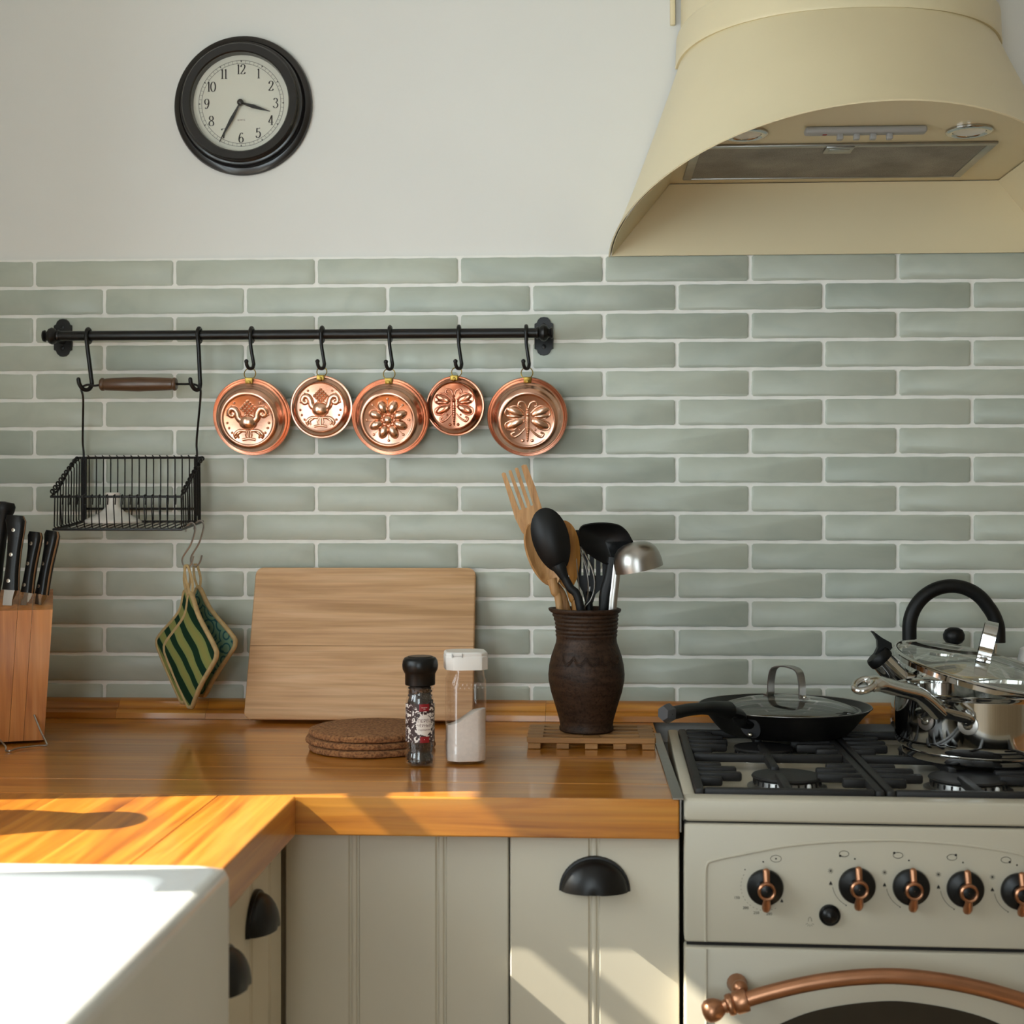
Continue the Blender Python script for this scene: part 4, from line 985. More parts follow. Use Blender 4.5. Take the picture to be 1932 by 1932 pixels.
for sc in (.7, .35, .02): srow.append([(x*sc, y*sc, slope(x*sc)-.003*(y*sc/HA)+.001) for x, y, z in octa(HA-.0020, .0105, 0)])
sb_ = MB(Ts).sheet(srow, None, True); sb_.f.append(list(range(16))); so = part('salt', sb_, 'salt', SJ, 40); so['kind'] = 'stuff'
lrow = [octa(HA-.003, .0095, .1318), octa(HA+.0010, .0105, .1322), octa(HA+.0014, .0105, .150), octa(HA+.0008, .0105, .1515), octa(HA+.0010, .0105, .1525), octa(HA+.0006, .0105, .1552), octa(HA-.0010, .0105, .1568), octa(HA-.006, .010, .1568), octa(.010, .004, .1562)]
ld = MB(Ts).sheet(lrow, None, True); ld.f.append(list(range(8*16, 9*16))); LD = part('flip_lid', ld, 'white_plastic', SJ, 30)
part('hinge', MB(Ts).box((-.022, -HA-.0018, .1500), (-.0212, -HA-.0003, .1560)).box((-.008, -HA-.0018, .1500), (-.0072, -HA-.0003, .1560)).box((-.0212, -HA-.0014, .1520), (-.008, -HA-.0004, .1524)), 'grey', LD, 0)
em = MB(Ts)
for k in range(7): 
    x0 = -.020+k*.0062
    em.tube(spline([(x0, -HA+.0006, .108), (x0+.0015, -HA+.0004, .1135), (x0+.0040, -HA+.0004, .1125), (x0+.0035, -HA+.0004, .1065), (x0+.001, -HA+.0006, .1055)], 4), .0005, 6)
part('embossing', em, 'plasticglass', SJ)

# slatted trivet and jug
tx0, tx1, ty0, ty1 = -.0795, .1105, -.3180, -.1800
TV = thing('slatted_trivet', 'square lattice wooden trivet under the brown jug', 'trivet', ((tx0+tx1)/2, (ty0+ty1)/2, ZW))
for k in range(5):
    x = lerp(tx0+.010, tx1-.010, k/4); part('cross_slat', MB().rbox((x-.0095, ty0+.001, ZW), (x+.0095, ty1-.001, ZW+.0082), .0008, 1), 'bamboo', TV, 30)
for k in range(5):
    y = lerp(ty0+.0065, ty1-.0065, k/4); part('slat', MB().rbox((tx0, y-.0054, ZW+.0083), (tx1, y+.0054, ZW+.0166), .0010, 1), 'bamboo', TV, 30)
for xx in (tx0+.0105, (tx0+tx1)/2, tx1-.0105):
    for k in range(4):
        y = lerp(ty0+.0065, ty1-.0065, (k+.5)/4); part('spacer', MB().box((xx-.0120, y-.0098, ZW+.0084), (xx+.0120, y+.0098, ZW+.0164)), 'bamboo', TV, 0)
ZJ = ZW+.0172; jc = Vector((.0085, -.2500, ZJ))
JG = thing('clay_jug', 'dark brown unglazed clay jug crammed with cooking tools', 'jug', jc)
jp = [(.0385, 0), (.0414, .002), (.0416, .0065), (.0405, .0095), (.0418, .018), (.0445, .028), (.0490, .0437), (.0545, .062), (.0582, .080), (.0587, .090), (.0572, .105), (.0540, .119), (.0500, .131), (.0470, .140), (.0462, .147)]
for k in range(6):
    z = .1495+k*.0062; r = .0462+(k*.0004)
    jp += [(r+.0002, z), (r+.0012, z+.0016), (r+.0012, z+.0034), (r, z+.0052)]
jp += [(.0490, .1865), (.0520, .1885), (.0532, .1910), (.0530, .1935), (.0505, .1945), (.0470, .1925), (.0435, .182), (.0415, .150), (.044, .13), (.052, .09), (.044, .04), (.036, .012), (.0005, .010)]
rows = []
for r, h in jp:
    row = []
    for i in range(56):
        a = 2*PI*i/56; sp = max(0, math.cos(a-PI))**14*max(0, (h-.172)/.02) if h > .172 else 0
        row.append((jc.x+(r+.0052*sp)*math.cos(a), jc.y+(r+.0052*sp)*math.sin(a), ZJ+h+.001*sp))
    rows.append(row)
rows = [[(x, y, ZJ+(z-ZJ)*.968) for x, y, z in r] for r in rows]
jb = MB().sheet(rows, None, True); jb.f.append(list(range(56))); part('jug_body', jb, 'clay', JG, 45)
dec = MB()
for k in range(5):
    a0 = -PI/2-.55+k*.36
    for r0 in (0, .003, .006):
        P = []
        for i in range(9):
            t = i/8; a = a0+(t-.5)*.34; z = .1165-.010*math.sin(PI*t)+r0*.9-.003; rr = .0540+(.119-z)*.24 if z > .105 else .0572
            P.append((jc.x+(rr+.0002)*math.cos(a), jc.y+(rr+.0002)*math.sin(a), ZJ+z))
        dec.tube(P, .0004, 5)
part('wavy_line', dec, 'clay', JG)

# ------------------------------------------------------------------ tools in the jug (their feet stand inside it)
UY = -.250
def foot(px_, dy=0): p = at(px_, 1300, UY+dy); return Vector((max(jc.x-.03, min(jc.x+.03, p.x)), UY+max(-.03, min(.03, dy)), ZJ+.030))
def flatpoly(pts, y, th, bend=None):
    """outline measured on the plane y, given a real thickness; bend(px,py) moves it towards the room"""
    mb = MB()
    def fa(p): q = at(p[0], p[1], y); return (q.x, q.y-(bend(*p) if bend else 0), q.z)
    def fb(p): q = at(p[0], p[1], y); return (q.x, q.y-(bend(*p) if bend else 0)+th, q.z)
    return mb.prism(pts, fa, fb)
def stick(p, y, dy0=0): q = at(p[0], p[1], y); return Vector((q.x, q.y+dy0, q.z))
# wooden fork
yF = UY+.022
FK = thing('wooden_fork', 'four-tined wooden serving fork standing in the jug', 'fork', foot(1085, .02))
fork = [(946.3, 894.5), (949, 891.3), (953.5, 892), (979.5, 961.3), (981, 962), (984.5, 961), (959.3, 889.5), (961.5, 887), (964.8, 887.5), (991, 957.8), (992.5, 958.5), (995.5, 957.3), (971.0, 884.5), (973.5, 882.3), (977.2, 882.8), (1001.5, 954), (1003, 954.5), (1006, 953), (983.2, 879.5), (987, 876.7), (993.3, 876.8), (1010, 919), (1023.5, 961), (1024, 985), (1022, 1006), (1020, 1030), (1034, 1062), (1024, 1074), (1009, 1036), (1000, 1019), (985, 1004), (972, 977), (960, 937)]
part('head', flatpoly(fork, yF, .0075, lambda x, y: .010*math.sin(max(0, min(1, (y-880)/180))*PI)), 'spoonwood', FK, 30)
part('shaft', MB().tube(spline([stick((1025, 1052), yF, .003), stick((1044, 1098), yF, .002), stick((1068, 1147), yF, 0), foot(1100, .012)], 6), [.0066]*19, 12, flat=.62), 'spoonwood', FK)
# wooden spoon, hollow side out
def bowl(c, ax, rl, rw, depth, y, sgn, th=.0022, taper=.0):
    """an oval spoon bowl round pixel c with long axis towards pixel ax; sgn +1 bulges to the room"""
    c0 = at(c[0], c[1], y); a1 = (at(ax[0], ax[1], y)-c0).normalized(); b1 = Vector((-a1.z, 0, a1.x)); rows = []
    for i in range(9):
        r = i/8; row = []
        for k in range(36):
            t = 2*PI*k/36; e = 1-taper*math.cos(t)
            p = c0+a1*(rl*r*math.cos(t))+b1*(rw*r*math.sin(t)*e); p.y -= sgn*depth*(1-r**2.2); row.append(p)
        rows.append(row)
    return MB().sheet(rows, th, True)
k_ = (DIST+UY)/F
WS = thing('wooden_spoon', 'wooden spoon with a hollowed bowl behind the black spoon', 'spoon', foot(1075, -.005))
part('bowl', bowl((1024, 1046), (1046, 1103), 62*k_, 26*k_, .010, UY+.004, -1, .0045), 'spoonwood', WS, 60)
part('shaft', MB().tube(spline([stick((1041, 1092), UY+.006), stick((1048, 1118), UY+.006), stick((1056, 1147), UY+.006), foot(1075, -.005)], 6), [.0072]*7+[.0058]*12, 12, flat=.7), 'spoonwood', WS)
W2 = thing('wooden_spoon', 'honey coloured wooden spoon showing past the right edge of the black spoon', 'spoon', foot(1095, .022))
part('bowl', bowl((1067, 1047), (1072, 1112), 66*k_, 28*k_, .006, UY+.016, 1, .006, .14), 'orangewood', W2, 60)
part('shaft', MB().tube(spline([stick((1073, 1100), UY+.018), stick((1080, 1130), UY+.018), stick((1086, 1150), UY+.018), foot(1095, .018)], 6), .0058, 12, flat=.7), 'orangewood', W2)
BS = thing('black_spoon', 'matt black nylon spoon turned back to front in the jug', 'spoon', foot(1115, -.022))
part('bowl', bowl((1040, 1019), (1058, 1082), 62*k_, 34.5*k_, .014, UY-.020, 1, .003, .10), 'softblack', BS, 60)
part('shaft', MB().tube(spline([stick((1053, 1065), UY-.024), stick((1062, 1084), UY-.024), stick((1075, 1108), UY-.024), stick((1095, 1147), UY-.024), foot(1115, -.022)], 6), [.0105]*4+[.0095, .0085, .0078, .0072]+[.0064]*17, 12, flat=.55), 'softblack', BS)
# whisk
WK = thing('whisk', 'steel balloon whisk half hidden among the spoons', 'whisk', foot(1105, .024))
wt, wb = at(1086, 1026, UY+.026), at(1099, 1150, UY+.026)
for k in range(5):
    ang = PI*k/5+.25; P = []
    for i in range(25):
        t = i/24; s = math.sin(PI*t)**.8 if 0 < t < 1 else 0
        zz = 1-abs(2*t-1); ww = (1 if t > .5 else -1)*.0250*math.sin(PI*min(1, zz**.62*1.0)*.92)*(1 if zz < .999 else 0)
        q = lerp(wb, wt, min(1, zz**.8)); P.append(q+Vector((ww*math.cos(ang), ww*math.sin(ang)*.7, 0)))
    part('wire', MB().tube(P, .0009, 6), 'steel', WK)
part('grip', MB().tube([wb+Vector((0, 0, .004)), lerp(wb, foot(1105, .024), .3), foot(1105, .024)], [.0045, .006, .006], 12), 'steel', WK)
# slotted turner and broad ladle, both black
SS = thing('slotted_turner', 'black nylon turner with slots behind the whisk', 'turner', foot(1118, .028))
yS = UY+.038
cols = [(1086, 1097), (1100.5, 1109), (1112.5, 1121), (1124.5, 1133), (1136.5, 1152)]
mb = MB()
for i, (a, b) in enumerate(cols):
    mb.add([tuple(at(x, y, yS+d)) for d in (0, .003) for x, y in ((a, 1032), (b, 1032), (b, 1086), (a, 1086))], [(0, 1, 2, 3), (7, 6, 5, 4), (0, 4, 5, 1), (1, 5, 6, 2), (2, 6, 7, 3), (3, 7, 4, 0)])
mb2 = flatpoly([(1086, 1000), (1152, 1000), (1152, 1032.2), (1086, 1032.2)], yS, .003); mb3 = flatpoly([(1086, 1085.8), (1152, 1085.8), (1148, 1096), (1138, 1108), (1124, 1121), (1119, 1137), (1104, 1137), (1099, 1116), (1090, 1100)], yS, .003)
for o_ in (mb2, mb3): k0 = len(mb.v); mb.v += o_.v; mb.f += [[i+k0 for i in f] for f in o_.f]
part('blade', mb, 'softblack', SS, 30)
part('shaft', MB().tube(spline([stick((1111, 1118), yS, .002), stick((1112, 1147), yS-.006, 0), foot(1118, .028)], 5), .0055, 12, flat=.7), 'softblack', SS)
BL = thing('black_ladle', 'broad black nylon ladle head rising behind the steel ladle', 'ladle', foot(1122, .0))
yL = UY-.002
hp = [(1091, 1012), (1092, 1000), (1097, 992), (1108, 988), (1130, 985.5), (1152, 986.5), (1170, 991), (1184, 1003), (1192, 1017), (1194, 1023), (1182, 1030), (1170, 1036), (1163, 1046), (1160, 1062), (1150, 1066), (1136, 1062), (1116, 1050), (1098, 1034)]
c0 = (1142, 1022); rows = []
for r in (1.0, .8, .55, .3, .04):
    rows.append([at(c0[0]+(p[0]-c0[0])*r, c0[1]+(p[1]-c0[1])*r, yL+.020*(1-r*r)) for p in spline([(x, y, 0) for x, y in hp], 3, True)])
part('bowl', MB().sheet(rows, -.0025, True), 'softblack', BL, 60)
part('shaft', MB().tube(spline([stick((1158, 1052), yL, .003), stick((1152, 1090), yL, .003), stick((1140, 1147), yL, .002), foot(1122, 0)], 6), [.0100]*6+[.0105]*6+[.0085]*7, 12, flat=.6), 'softblack', BL)
# steel ladle
SL = thing('steel_ladle', 'steel soup ladle hung upside down over the edge of the jug', 'ladle', foot(1140, -.012))
yq = UY-.018; lc = at(1206, 1074, yq); R = 46*(DIST+yq)/F
Tl = Matrix.Translation(lc) @ Matrix.Rotation(math.radians(-12), 4, 'Y') @ Matrix.Rotation(math.radians(4), 4, 'X')
dome = [[(r*R*math.cos(a), r*R*math.sin(a), h*R) for a in [2*PI*k/40 for k in range(40)]] for r, h in ((1.0, 0), (1.0, .06), (.99, .30), (.95, .55), (.86, .78), (.70, .96), (.48, 1.07), (.22, 1.12), (.02, 1.13))]
part('bowl', MB(Tl).sheet(dome, -.0012, True), 'steel', SL, 60)
part('shaft', MB().tube(spline([stick((1165, 1066), yq), stick((1163, 1080), yq), stick((1160, 1110), yq), stick((1156, 1147), yq), foot(1140, -.012)], 6), .0062, 10, flat=.4), 'steel', SL)
# ================================================================== cooker
SO = Vector((.1262, -.6655, .9005)); SA = math.radians(-1.5); SW = .502; SDP = .535
CKR = thing('gas_cooker', 'cream enamelled gas cooker with copper trimmed knobs', 'cooker', (SO.x, SO.y, 0), SA)
SM = Matrix.Translation(SO) @ Matrix.Rotation(SA, 4, 'Z'); SMI = SM.inverted()
def S(px_, py_, yl=0.0):
    """sight line met with the cooker's own front plane, in cooker coordinates"""
    o = SMI @ EYE; d = SMI.to_3x3() @ ray(px_, py_); return o+d*((yl-o.y)/d.y)
def SZ(px_, py_, zl):
    o = SMI @ EYE; d = SMI.to_3x3() @ ray(px_, py_); return o+d*((zl-o.z)/d.z)
def cpart(name, mb, mat, parent=None, smooth=35, label=None):
    """cooker coordinates: x right, y back, z up from the hob edge"""
    k = MB(SM); k.v = [SM @ v for v in mb.v]; k.f = mb.f; return part(name, k, mat, parent or CKR, smooth, label=label)
lipz, panz = S(1290, 1549).z, S(1300, 1777).z
cpart('body', MB().box((.004, .024, -.895), (SW-.004, SDP, -.035)), 'enamel', None, 0)
cpart('hob_lip', MB().rbox((0, -.004, lipz), (SW, .030, .0015), .006, 3).rbox((0, .026, -.034), (.016, SDP, .0012), .003).rbox((SW-.016, .026, -.034), (SW, SDP, .0012), .003).rbox((.016, SDP-.016, -.034), (SW-.016, SDP, .0012), .003), 'enamel', None, 28)
cpart('hob_tray', MB().box((.014, .028, -.030), (SW-.014, SDP-.014, -.016)), 'enamel', None, 0)
cpart('control_panel', MB().rbox((.001, -.005, panz+.001), (SW-.001, .026, lipz-.0022), .004, 3), 'enamel', None, 28)
cpart('gap_shade_strip', MB().box((.004, .004, panz-.008), (SW-.004, .022, panz+.004)).box((.004, .004, lipz-.004), (SW-.004, .022, lipz+.002)), 'ink', None, 0)  # black strips put the shade of the seams into the colour
dz1 = panz-.0045
DO = cpart('oven_door', MB().rbox((.001, -.006, -.70), (SW-.001, .024, dz1), .004, 3), 'enamel', None, 28)
cpart('base_drawer', MB().rbox((.001, -.006, -.86), (SW-.001, .024, -.705), .004, 3), 'enamel', None, 28)
# raised arch line on the panel and the door
PF = -.0052
ar = [(1331, 1776), (1331, 1690), (1331.5, 1648), (1334, 1632), (1344, 1624), (1400, 1612), (1480, 1597), (1560, 1589), (1650, 1585.5), (1740, 1587), (1830, 1594), (1932, 1606)]
P = [S(x, y, PF) for x, y in ar]; m = SW/2; P = [p for p in P if p.x < m+.005]; P = P+[Vector((2*m-p.x, p.y, p.z)) for p in P[::-1] if p.x < m-.005]
cpart('panel_bead', MB().tube(spline(P, 5), .0016, 8), 'enamel')
for s in (0, 1):
    xx = S(1332.5, 1850, -.006).x; xx = xx if s == 0 else SW-xx
    cpart('door_bead', MB().tube([(xx, -.0062, dz1-.002), (xx, -.0062, -.69)], .0016, 8), 'enamel', DO)
# knobs
def knob(cx, cz):
    T = Matrix.Translation((cx, PF, cz)) @ TOY
    kb_ = cpart('knob', MB(T).lathe([(.0215, 0), (.0221, .002), (.0221, .0055), (.0212, .0075), (.0185, .0090), (.012, .0105), (.0105, .0115), (.0100, .016), (.0005, .016)], 36), 'plastic')
    br = MB(T).tube([(.0005, .0215, .012), (.0005, .012, .0150), (.0005, -.004, .0185)], [.0042, .0042, .0038], 12)
    br.tube([(.0005, -.010, .0185), (.0005, -.020, .0140), (.0005, -.0235, .0105)], [.0040, .0056, .0052], 12); br.ell((.0005, .0215, .012), .0042, 12, 8); br.ell((.0005, -.0235, .0105), .0052, 12, 8)
    cpart('knob_bar', br, 'coppermatt', kb_)
    cpart('knob_ring', MB(T).lathe([(.0070, .016), (.0098, .014), (.0112, .0195), (.0108, .0235), (.0092, .0252), (.0076, .0242), (.0068, .0215)], 28), 'coppermatt', kb_)
    cpart('knob_centre', MB(T).lathe([(.0071, .018), (.0069, .0218), (.004, .0226), (.0004, .0228)], 20), 'plastic', kb_)
    return kb_
KN = [S(1443, 1673, PF), S(1616, 1668, PF), S(1718, 1671, PF), S(1820, 1675, PF), S(1922, 1680, PF)]
for p in KN: knob(p.x, KN[0].z*.2+p.z*.8)
bt = S(1565, 1726, PF)
cpart('ignition_button', MB(Matrix.Translation((bt.x, PF, bt.z)) @ TOY).lathe([(.0128, 0), (.0128, .0035), (.0112, .0055), (.0108, .0045), (.0098, .0060), (.006, .0092), (.0004, .0102)], 28), 'plastic')
# printed signs
pr_ = MB(); YP = -.00535
def dot(x, z, r): pr_.add([(x+r*math.cos(2*PI*k/10), YP, z+r*math.sin(2*PI*k/10)) for k in range(10)], [tuple(range(10))])
def line(pts, wd=.0006):
    P = [Vector((p[0], YP, p[1])) for p in pts]; A, B = [], []
    for i in range(len(P)):
        d = (P[min(i+1, len(P)-1)]-P[max(0, i-1)]).normalized(); n_ = Vector((-d.z, 0, d.x))*wd/2; A.append(P[i]+n_); B.append(P[i]-n_)
    pr_.strip(A, B)
def arc(cx, cz, r, a0, a1, rz=None, wd=.0006, k=16): line([(cx+r*math.cos(math.radians(lerp(a0, a1, i/k))), cz+(rz or r)*math.sin(math.radians(lerp(a0, a1, i/k)))) for i in range(k+1)], wd)
def flame(x, z, s=1): pr_.add([(x+a*s, YP, z+b*s) for a, b in ((-.0018, -.002), (-.0022, .000), (0, .0042), (.0022, .000), (.0018, -.002), (.0006, -.0005), (0, -.0026), (-.0006, -.0005))], [(0, 1, 7), (1, 2, 3, 5, 6, 7), (3, 4, 5)])
def star(x, z):
    for k in range(4): a = PI*k/4+.3; line([(x-.0034*math.cos(a), z-.0034*math.sin(a)), (x+.0034*math.cos(a), z+.0034*math.sin(a))], .0005)
for i, p in enumerate(KN):
    dot(p.x-.002, p.z+.0305, .0011)
    if i == 0:
        arc(p.x+.0135, p.z+.0345, .0066, 0, 360, .0042); dot(p.x+.0135, p.z+.0345, .0011); dot(p.x-.024, p.z+.0205, .0008)
        for a in range(150, 300, 9): arc(p.x, p.z, .0290, a, a+3.5, None, .0004, 3)
        flame(p.x+.0205, p.z-.0175, .8)
        for a, sgn in ((205, '150'), (232, '200'), (254, '250'), (278, '280')):
            vs, fs = text_mesh(sgn, .0048); cxx, czz = p.x+.0375*math.cos(math.radians(a)), p.z+.0335*math.sin(math.radians(a)); pr_.add([(q.x+cxx, YP, q.y+czz) for q in vs], fs)
    else:
        ox, oz = p.x-.0150, p.z+.0365; arc(ox, oz, .0058, 0, 360, .0036)
        dx, dz_ = ((-.0045, -.0025), (-.0045, .0028), (.0045, .0028), (.0045, -.0025))[i-1]; dot(ox+dx, oz+dz_, .0015)
        star(p.x-.0310, p.z+.0155); flame(p.x-.0310, p.z-.0005, .9); arc(p.x+.001, p.z+.001, .0300, 190, 243, None, .0005); dot(p.x-.0125, p.z-.0262, .0008)
lx, lz = bt.x-.0235, bt.z-.0085
line([(lx-.002, lz), (lx-.002, lz+.003), (lx, lz+.0055), (lx+.002, lz+.003), (lx+.002, lz)], .0005)
for k in range(5): a = math.radians(-150+30*k); line([(lx+.003*math.cos(a), lz-.001+.003*math.sin(a)), (lx+.0055*math.cos(a), lz-.001+.0055*math.sin(a))], .0004)
cpart('printed_signs', pr_, 'ink', None, 0)['kind'] = 'stuff'
# oven handle and window
HF = -.047
ha = [(1405, 1887), (1440, 1876), (1500, 1861), (1560, 1850), (1620, 1843.5), (1685, 1841.5)]
P = [S(x, y, HF) for x, y in ha]; mid = P[-1].x; P = P+[Vector((2*mid-p.x, p.y, p.z)) for p in P[-2::-1]]
HN = cpart('door_handle', MB().tube(spline(P, 5), .0093, 18), 'coppermatt', DO, 50)
for sgn in (0, 1):
    a, b = (P[0], P[1]) if sgn == 0 else (P[-1], P[-2]); T = look(a, a+(a-b))
    cpart('handle_end', MB(T).lathe([(.0093, -.004), (.0135, -.003), (.0140, .000), (.0140, .011), (.0128, .0125), (.0118, .0135), (.0128, .015), (.0132, .019), (.0120, .0215), (.0085, .0225), (.0075, .0265), (.0100, .0295), (.0130, .0345), (.0142, .0410), (.0130, .0470), (.0090, .0515), (.0003, .0530)], 24), 'coppermatt', HN, 50)
    q = T @ Vector((0, 0, .006)); cpart('handle_post', MB().tube([(q.x, -.006, q.z+.008), (q.x, -.022, q.z+.009), (q.x, HF+.006, q.z+.003)], [.0125, .0095, .0090], 16).ell((q.x+.001, HF+.012, q.z+.012), .0098, 14, 10), 'coppermatt', HN, 50)
wa = [(1462, 1936), (1520, 1912), (1580, 1898), (1640, 1890.5), (1690, 1888.5)]
P = [S(x, y, -.0062) for x, y in wa]; mid = P[-1].x; P = P+[Vector((2*mid-p.x, p.y, p.z)) for p in P[-2::-1]]; P = spline(P, 4)
poly = [(p.x, p.z) for p in P]+[(P[-1].x+.012, P[-1].z-.02), (P[-1].x+.012, -.62), (P[0].x-.012, -.62), (P[0].x-.012, P[0].z-.02)]
cpart('oven_window', MB().prism(poly, lambda p: (p[0], -.0070, p[1]), lambda p: (p[0], -.0058, p[1])), 'ovenglass', DO, 20)
# burners
GZ = .0072                       # top of the pan supports
burn = [SZ(1485, 1462, .0005), SZ(1440, 1409, .0005)]
bl_ = [(burn[0].x, burn[0].y, .046), (burn[1].x, burn[1].y, .043), (SW-.118, burn[0].y+.004, .050), (SW-.125, burn[1].y, .040)]
for i, (bx, by, r) in enumerate(bl_):
    T = Matrix.Translation((bx, by, -.016))
    bo = cpart('burner', MB(T).lathe([(r*1.15, 0), (r*1.15, .002), (r*.98, .003), (r*.95, .011), (r*.80, .0125), (.001, .0125)], 40), 'alu')
    sl = MB(T)
    for k in range(28):
        a = 2*PI*k/28; sl.box((r*.955, -.0011, .005), (r*.985, .0011, .0108), Matrix.Rotation(a, 4, 'Z'))
    cpart('flame_slots', sl, 'ink', bo, 0)
    cpart('burner_cap', MB(T).lathe([(r*.55, .0126), (r*1.0, .0126), (r*1.03, .0148), (r*1.0, .0168), (r*.9, .0178), (.001, .0182)], 40), 'iron', bo)
    cpart('spark_plug', MB(T).lathe([(.003, .0), (.003, .011), (.002, .013), (.0003, .0132)], 10, Matrix.Translation((r*.5, -r*1.0, 0))), 'ceramic', bo)
def grate(x0, x1, label):
    e = thing('pan_support', label, 'pan support', SM @ Vector(((x0+x1)/2, .26, -.016)), SA, 'cast iron pan supports')
    ya, yb = .032, SDP-.030; w_ = .0058
    def bar(name, a, b, h0=-.0052, drop=False):
        (ax_, ay_), (bx_, by_) = a, b; k = MB()
        if abs(ax_-bx_) > abs(ay_-by_): k.rbox((min(ax_, bx_), ay_-w_, h0), (max(ax_, bx_), ay_+w_, GZ), .0030, 2)
        else: k.rbox((ax_-w_, min(ay_, by_), h0), (ax_+w_, max(ay_, by_), GZ), .0030, 2)
        kk = MB(); kk.v = [SM @ v for v in k.v]; kk.f = k.f; part(name, kk, 'iron', e, 35)
    bar('side_bar', (x0+w_, ya), (x0+w_, yb), -.0050); bar('side_bar', (x1-w_, ya), (x1-w_, yb), -.0050)
    bar('end_bar', (x0+w_*2, ya+w_), (x1-w_*2, ya+w_)); bar('end_bar', (x0+w_*2, yb-w_), (x1-w_*2, yb-w_))
    ym = (burn[0].y+burn[1].y)/2+.012
    bar('middle_bar', (x0+w_*2, ym), (x1-w_*2, ym))
    for yc, r in ((burn[0].y, .046), (burn[1].y+.01, .043)):
        xm = (x0+x1)/2
        for dy, ln in ((-.052, .034), (-.018, .062), (.020, .058), (.052, .040)) if yc < ym else ((-.058, .036), (-.022, .060), (.016, .064), (.052, .060), (.085, .045)):
            y = yc+dy
            if y < ya+.018 or y > yb-.018 or abs(y-ym) < .016: continue
            bar('finger', (x0+w_*1.4, y), (x0+w_+ln, y)); bar('finger', (x1-w_*1.4, y), (x1-w_-ln, y))
        lo_, hi_ = (ya+w_*1.5, ym) if yc < ym else (ym, yb-w_*1.5)
        bar('finger', (xm, lo_), (xm, yc-.020)); bar('finger', (xm, yc+.026), (xm, hi_))
    for fx in (x0+w_, x1-w_):
        for fy in (ya+w_, yb-w_):
            k = MB(SM).lathe([(.0045, -.0158), (.005, -.012), (.005, -.0048)], 10, Matrix.Translation((fx, fy, 0)), True, True); part('foot', k, 'iron', e)
    return e
grate(.016, SW/2-.001, 'black cast iron pan support under the frying pan'); grate(SW/2+.001, SW-.016, 'black cast iron pan support under the saucepan and kettle')
solo('edge_strip', MB().rbox((.1125, -.672, .9003), (.1262, -.170, .9022), .0006, 1).box((.1216, -.6675, .86), (.1232, -.17, .9010)), 'steel', 'steel cover strip between the worktop and the cooker', 'strip', (.117, -.4, .9))

# ================================================================== pans
ZG = SO.z+GZ+.0006
# frying pan with its glass lid
pc = Vector((at(1480, 1340, -.188).x, -.188, ZG)); FP = thing('frying_pan', 'black frying pan with a black handle on the hob', 'frying pan', pc)
Tf = Matrix.Translation(pc)
part('pan', MB(Tf).lathe([(.001, 0), (.094, 0), (.098, .002), (.108, .012), (.1225, .030), (.1335, .0405), (.1350, .0415), (.1338, .0425), (.1318, .0415), (.119, .030), (.1045, .013), (.094, .005), (.001, .0045)], 72), 'panblack', FP, 45)
dirh = Vector((-.55, -.835, 0)).normalized(); yh = pc.y-.098
hn = (dirh+Vector((0, 0, -.55))).normalized(); h0 = pc+dirh*.1185+Vector((0, 0, .0235))
part('handle_bracket', MB(look(h0, h0+hn)).lathe([(.0165, -.001), (.0165, .0018), (.0145, .0026), (.0003, .0026)], 24, None, True, False, 1.0, 1.25), 'darkgrey', FP)
hp_ = [h0+hn*.002, h0+dirh*.012, at(1392, 1346, yh-.018), at(1372, 1340, yh-.045), at(1340, 1336, yh-.080), at(1300, 1339, yh-.118), at(1270, 1345, yh-.146), at(1256, 1346, yh-.158)]
part('handle_neck', MB().tube(spline([h0+hn*.001+Vector((-.003, 0, .004)), h0+dirh*.014+Vector((-.008, 0, .008)), hp_[2], hp_[3]], 5), [.0125]*8+[.0135]*8, 12, flat=.6), 'softblack', FP)
part('rim', MB(Tf).torus((0, 0, .0424), .1335, .0007, 'z', 90, 6), 'steel', FP)
Pp = spline(hp_[3:], 5); L = len(Pp)
part('handle', MB().tube(Pp, [lerp(.0160, .0105, min(1, i/7)) if i < 9 else lerp(.0105, .0118, (i-9)/(L-10)) for i in range(L)], 12, flat=.85), 'softblack', FP)
part('handle_cap', MB().tube([Pp[-4], Pp[-1], Pp[-1]+(Pp[-1]-Pp[-4]).normalized()*.006], [.0140, .0132, .0100], 6), 'darkgrey', FP, 20)
for (dx, dz) in ((.009, .004), (.001, -.011)):
    q = h0+hn*.0026+Vector((dx, 0, dz)); part('rivet', MB().ell(q, .0042, 10, 6), 'rivet', FP)
lz_ = ZG+.0335
LDp = thing('glass_lid', 'domed glass lid with a steel loop handle inside the frying pan', 'lid', (pc.x+.003, pc.y, lz_))
Tl = Matrix.Translation((pc.x+.003, pc.y, lz_))
part('glass_dome', MB(Tl).lathe([(.1125, .0000), (.111, .0035), (.095, .0100), (.07, .0165), (.04, .0205), (.012, .0215), (.001, .0215)], 64), 'lidglass', LDp, 60)
part('rim', MB(Tl).lathe([(.1110, -.0014), (.1142, -.0008), (.1150, .0012), (.1138, .0034), (.1112, .0042), (.1100, .0015), (.1110, -.0014)], 64), 'steel', LDp)
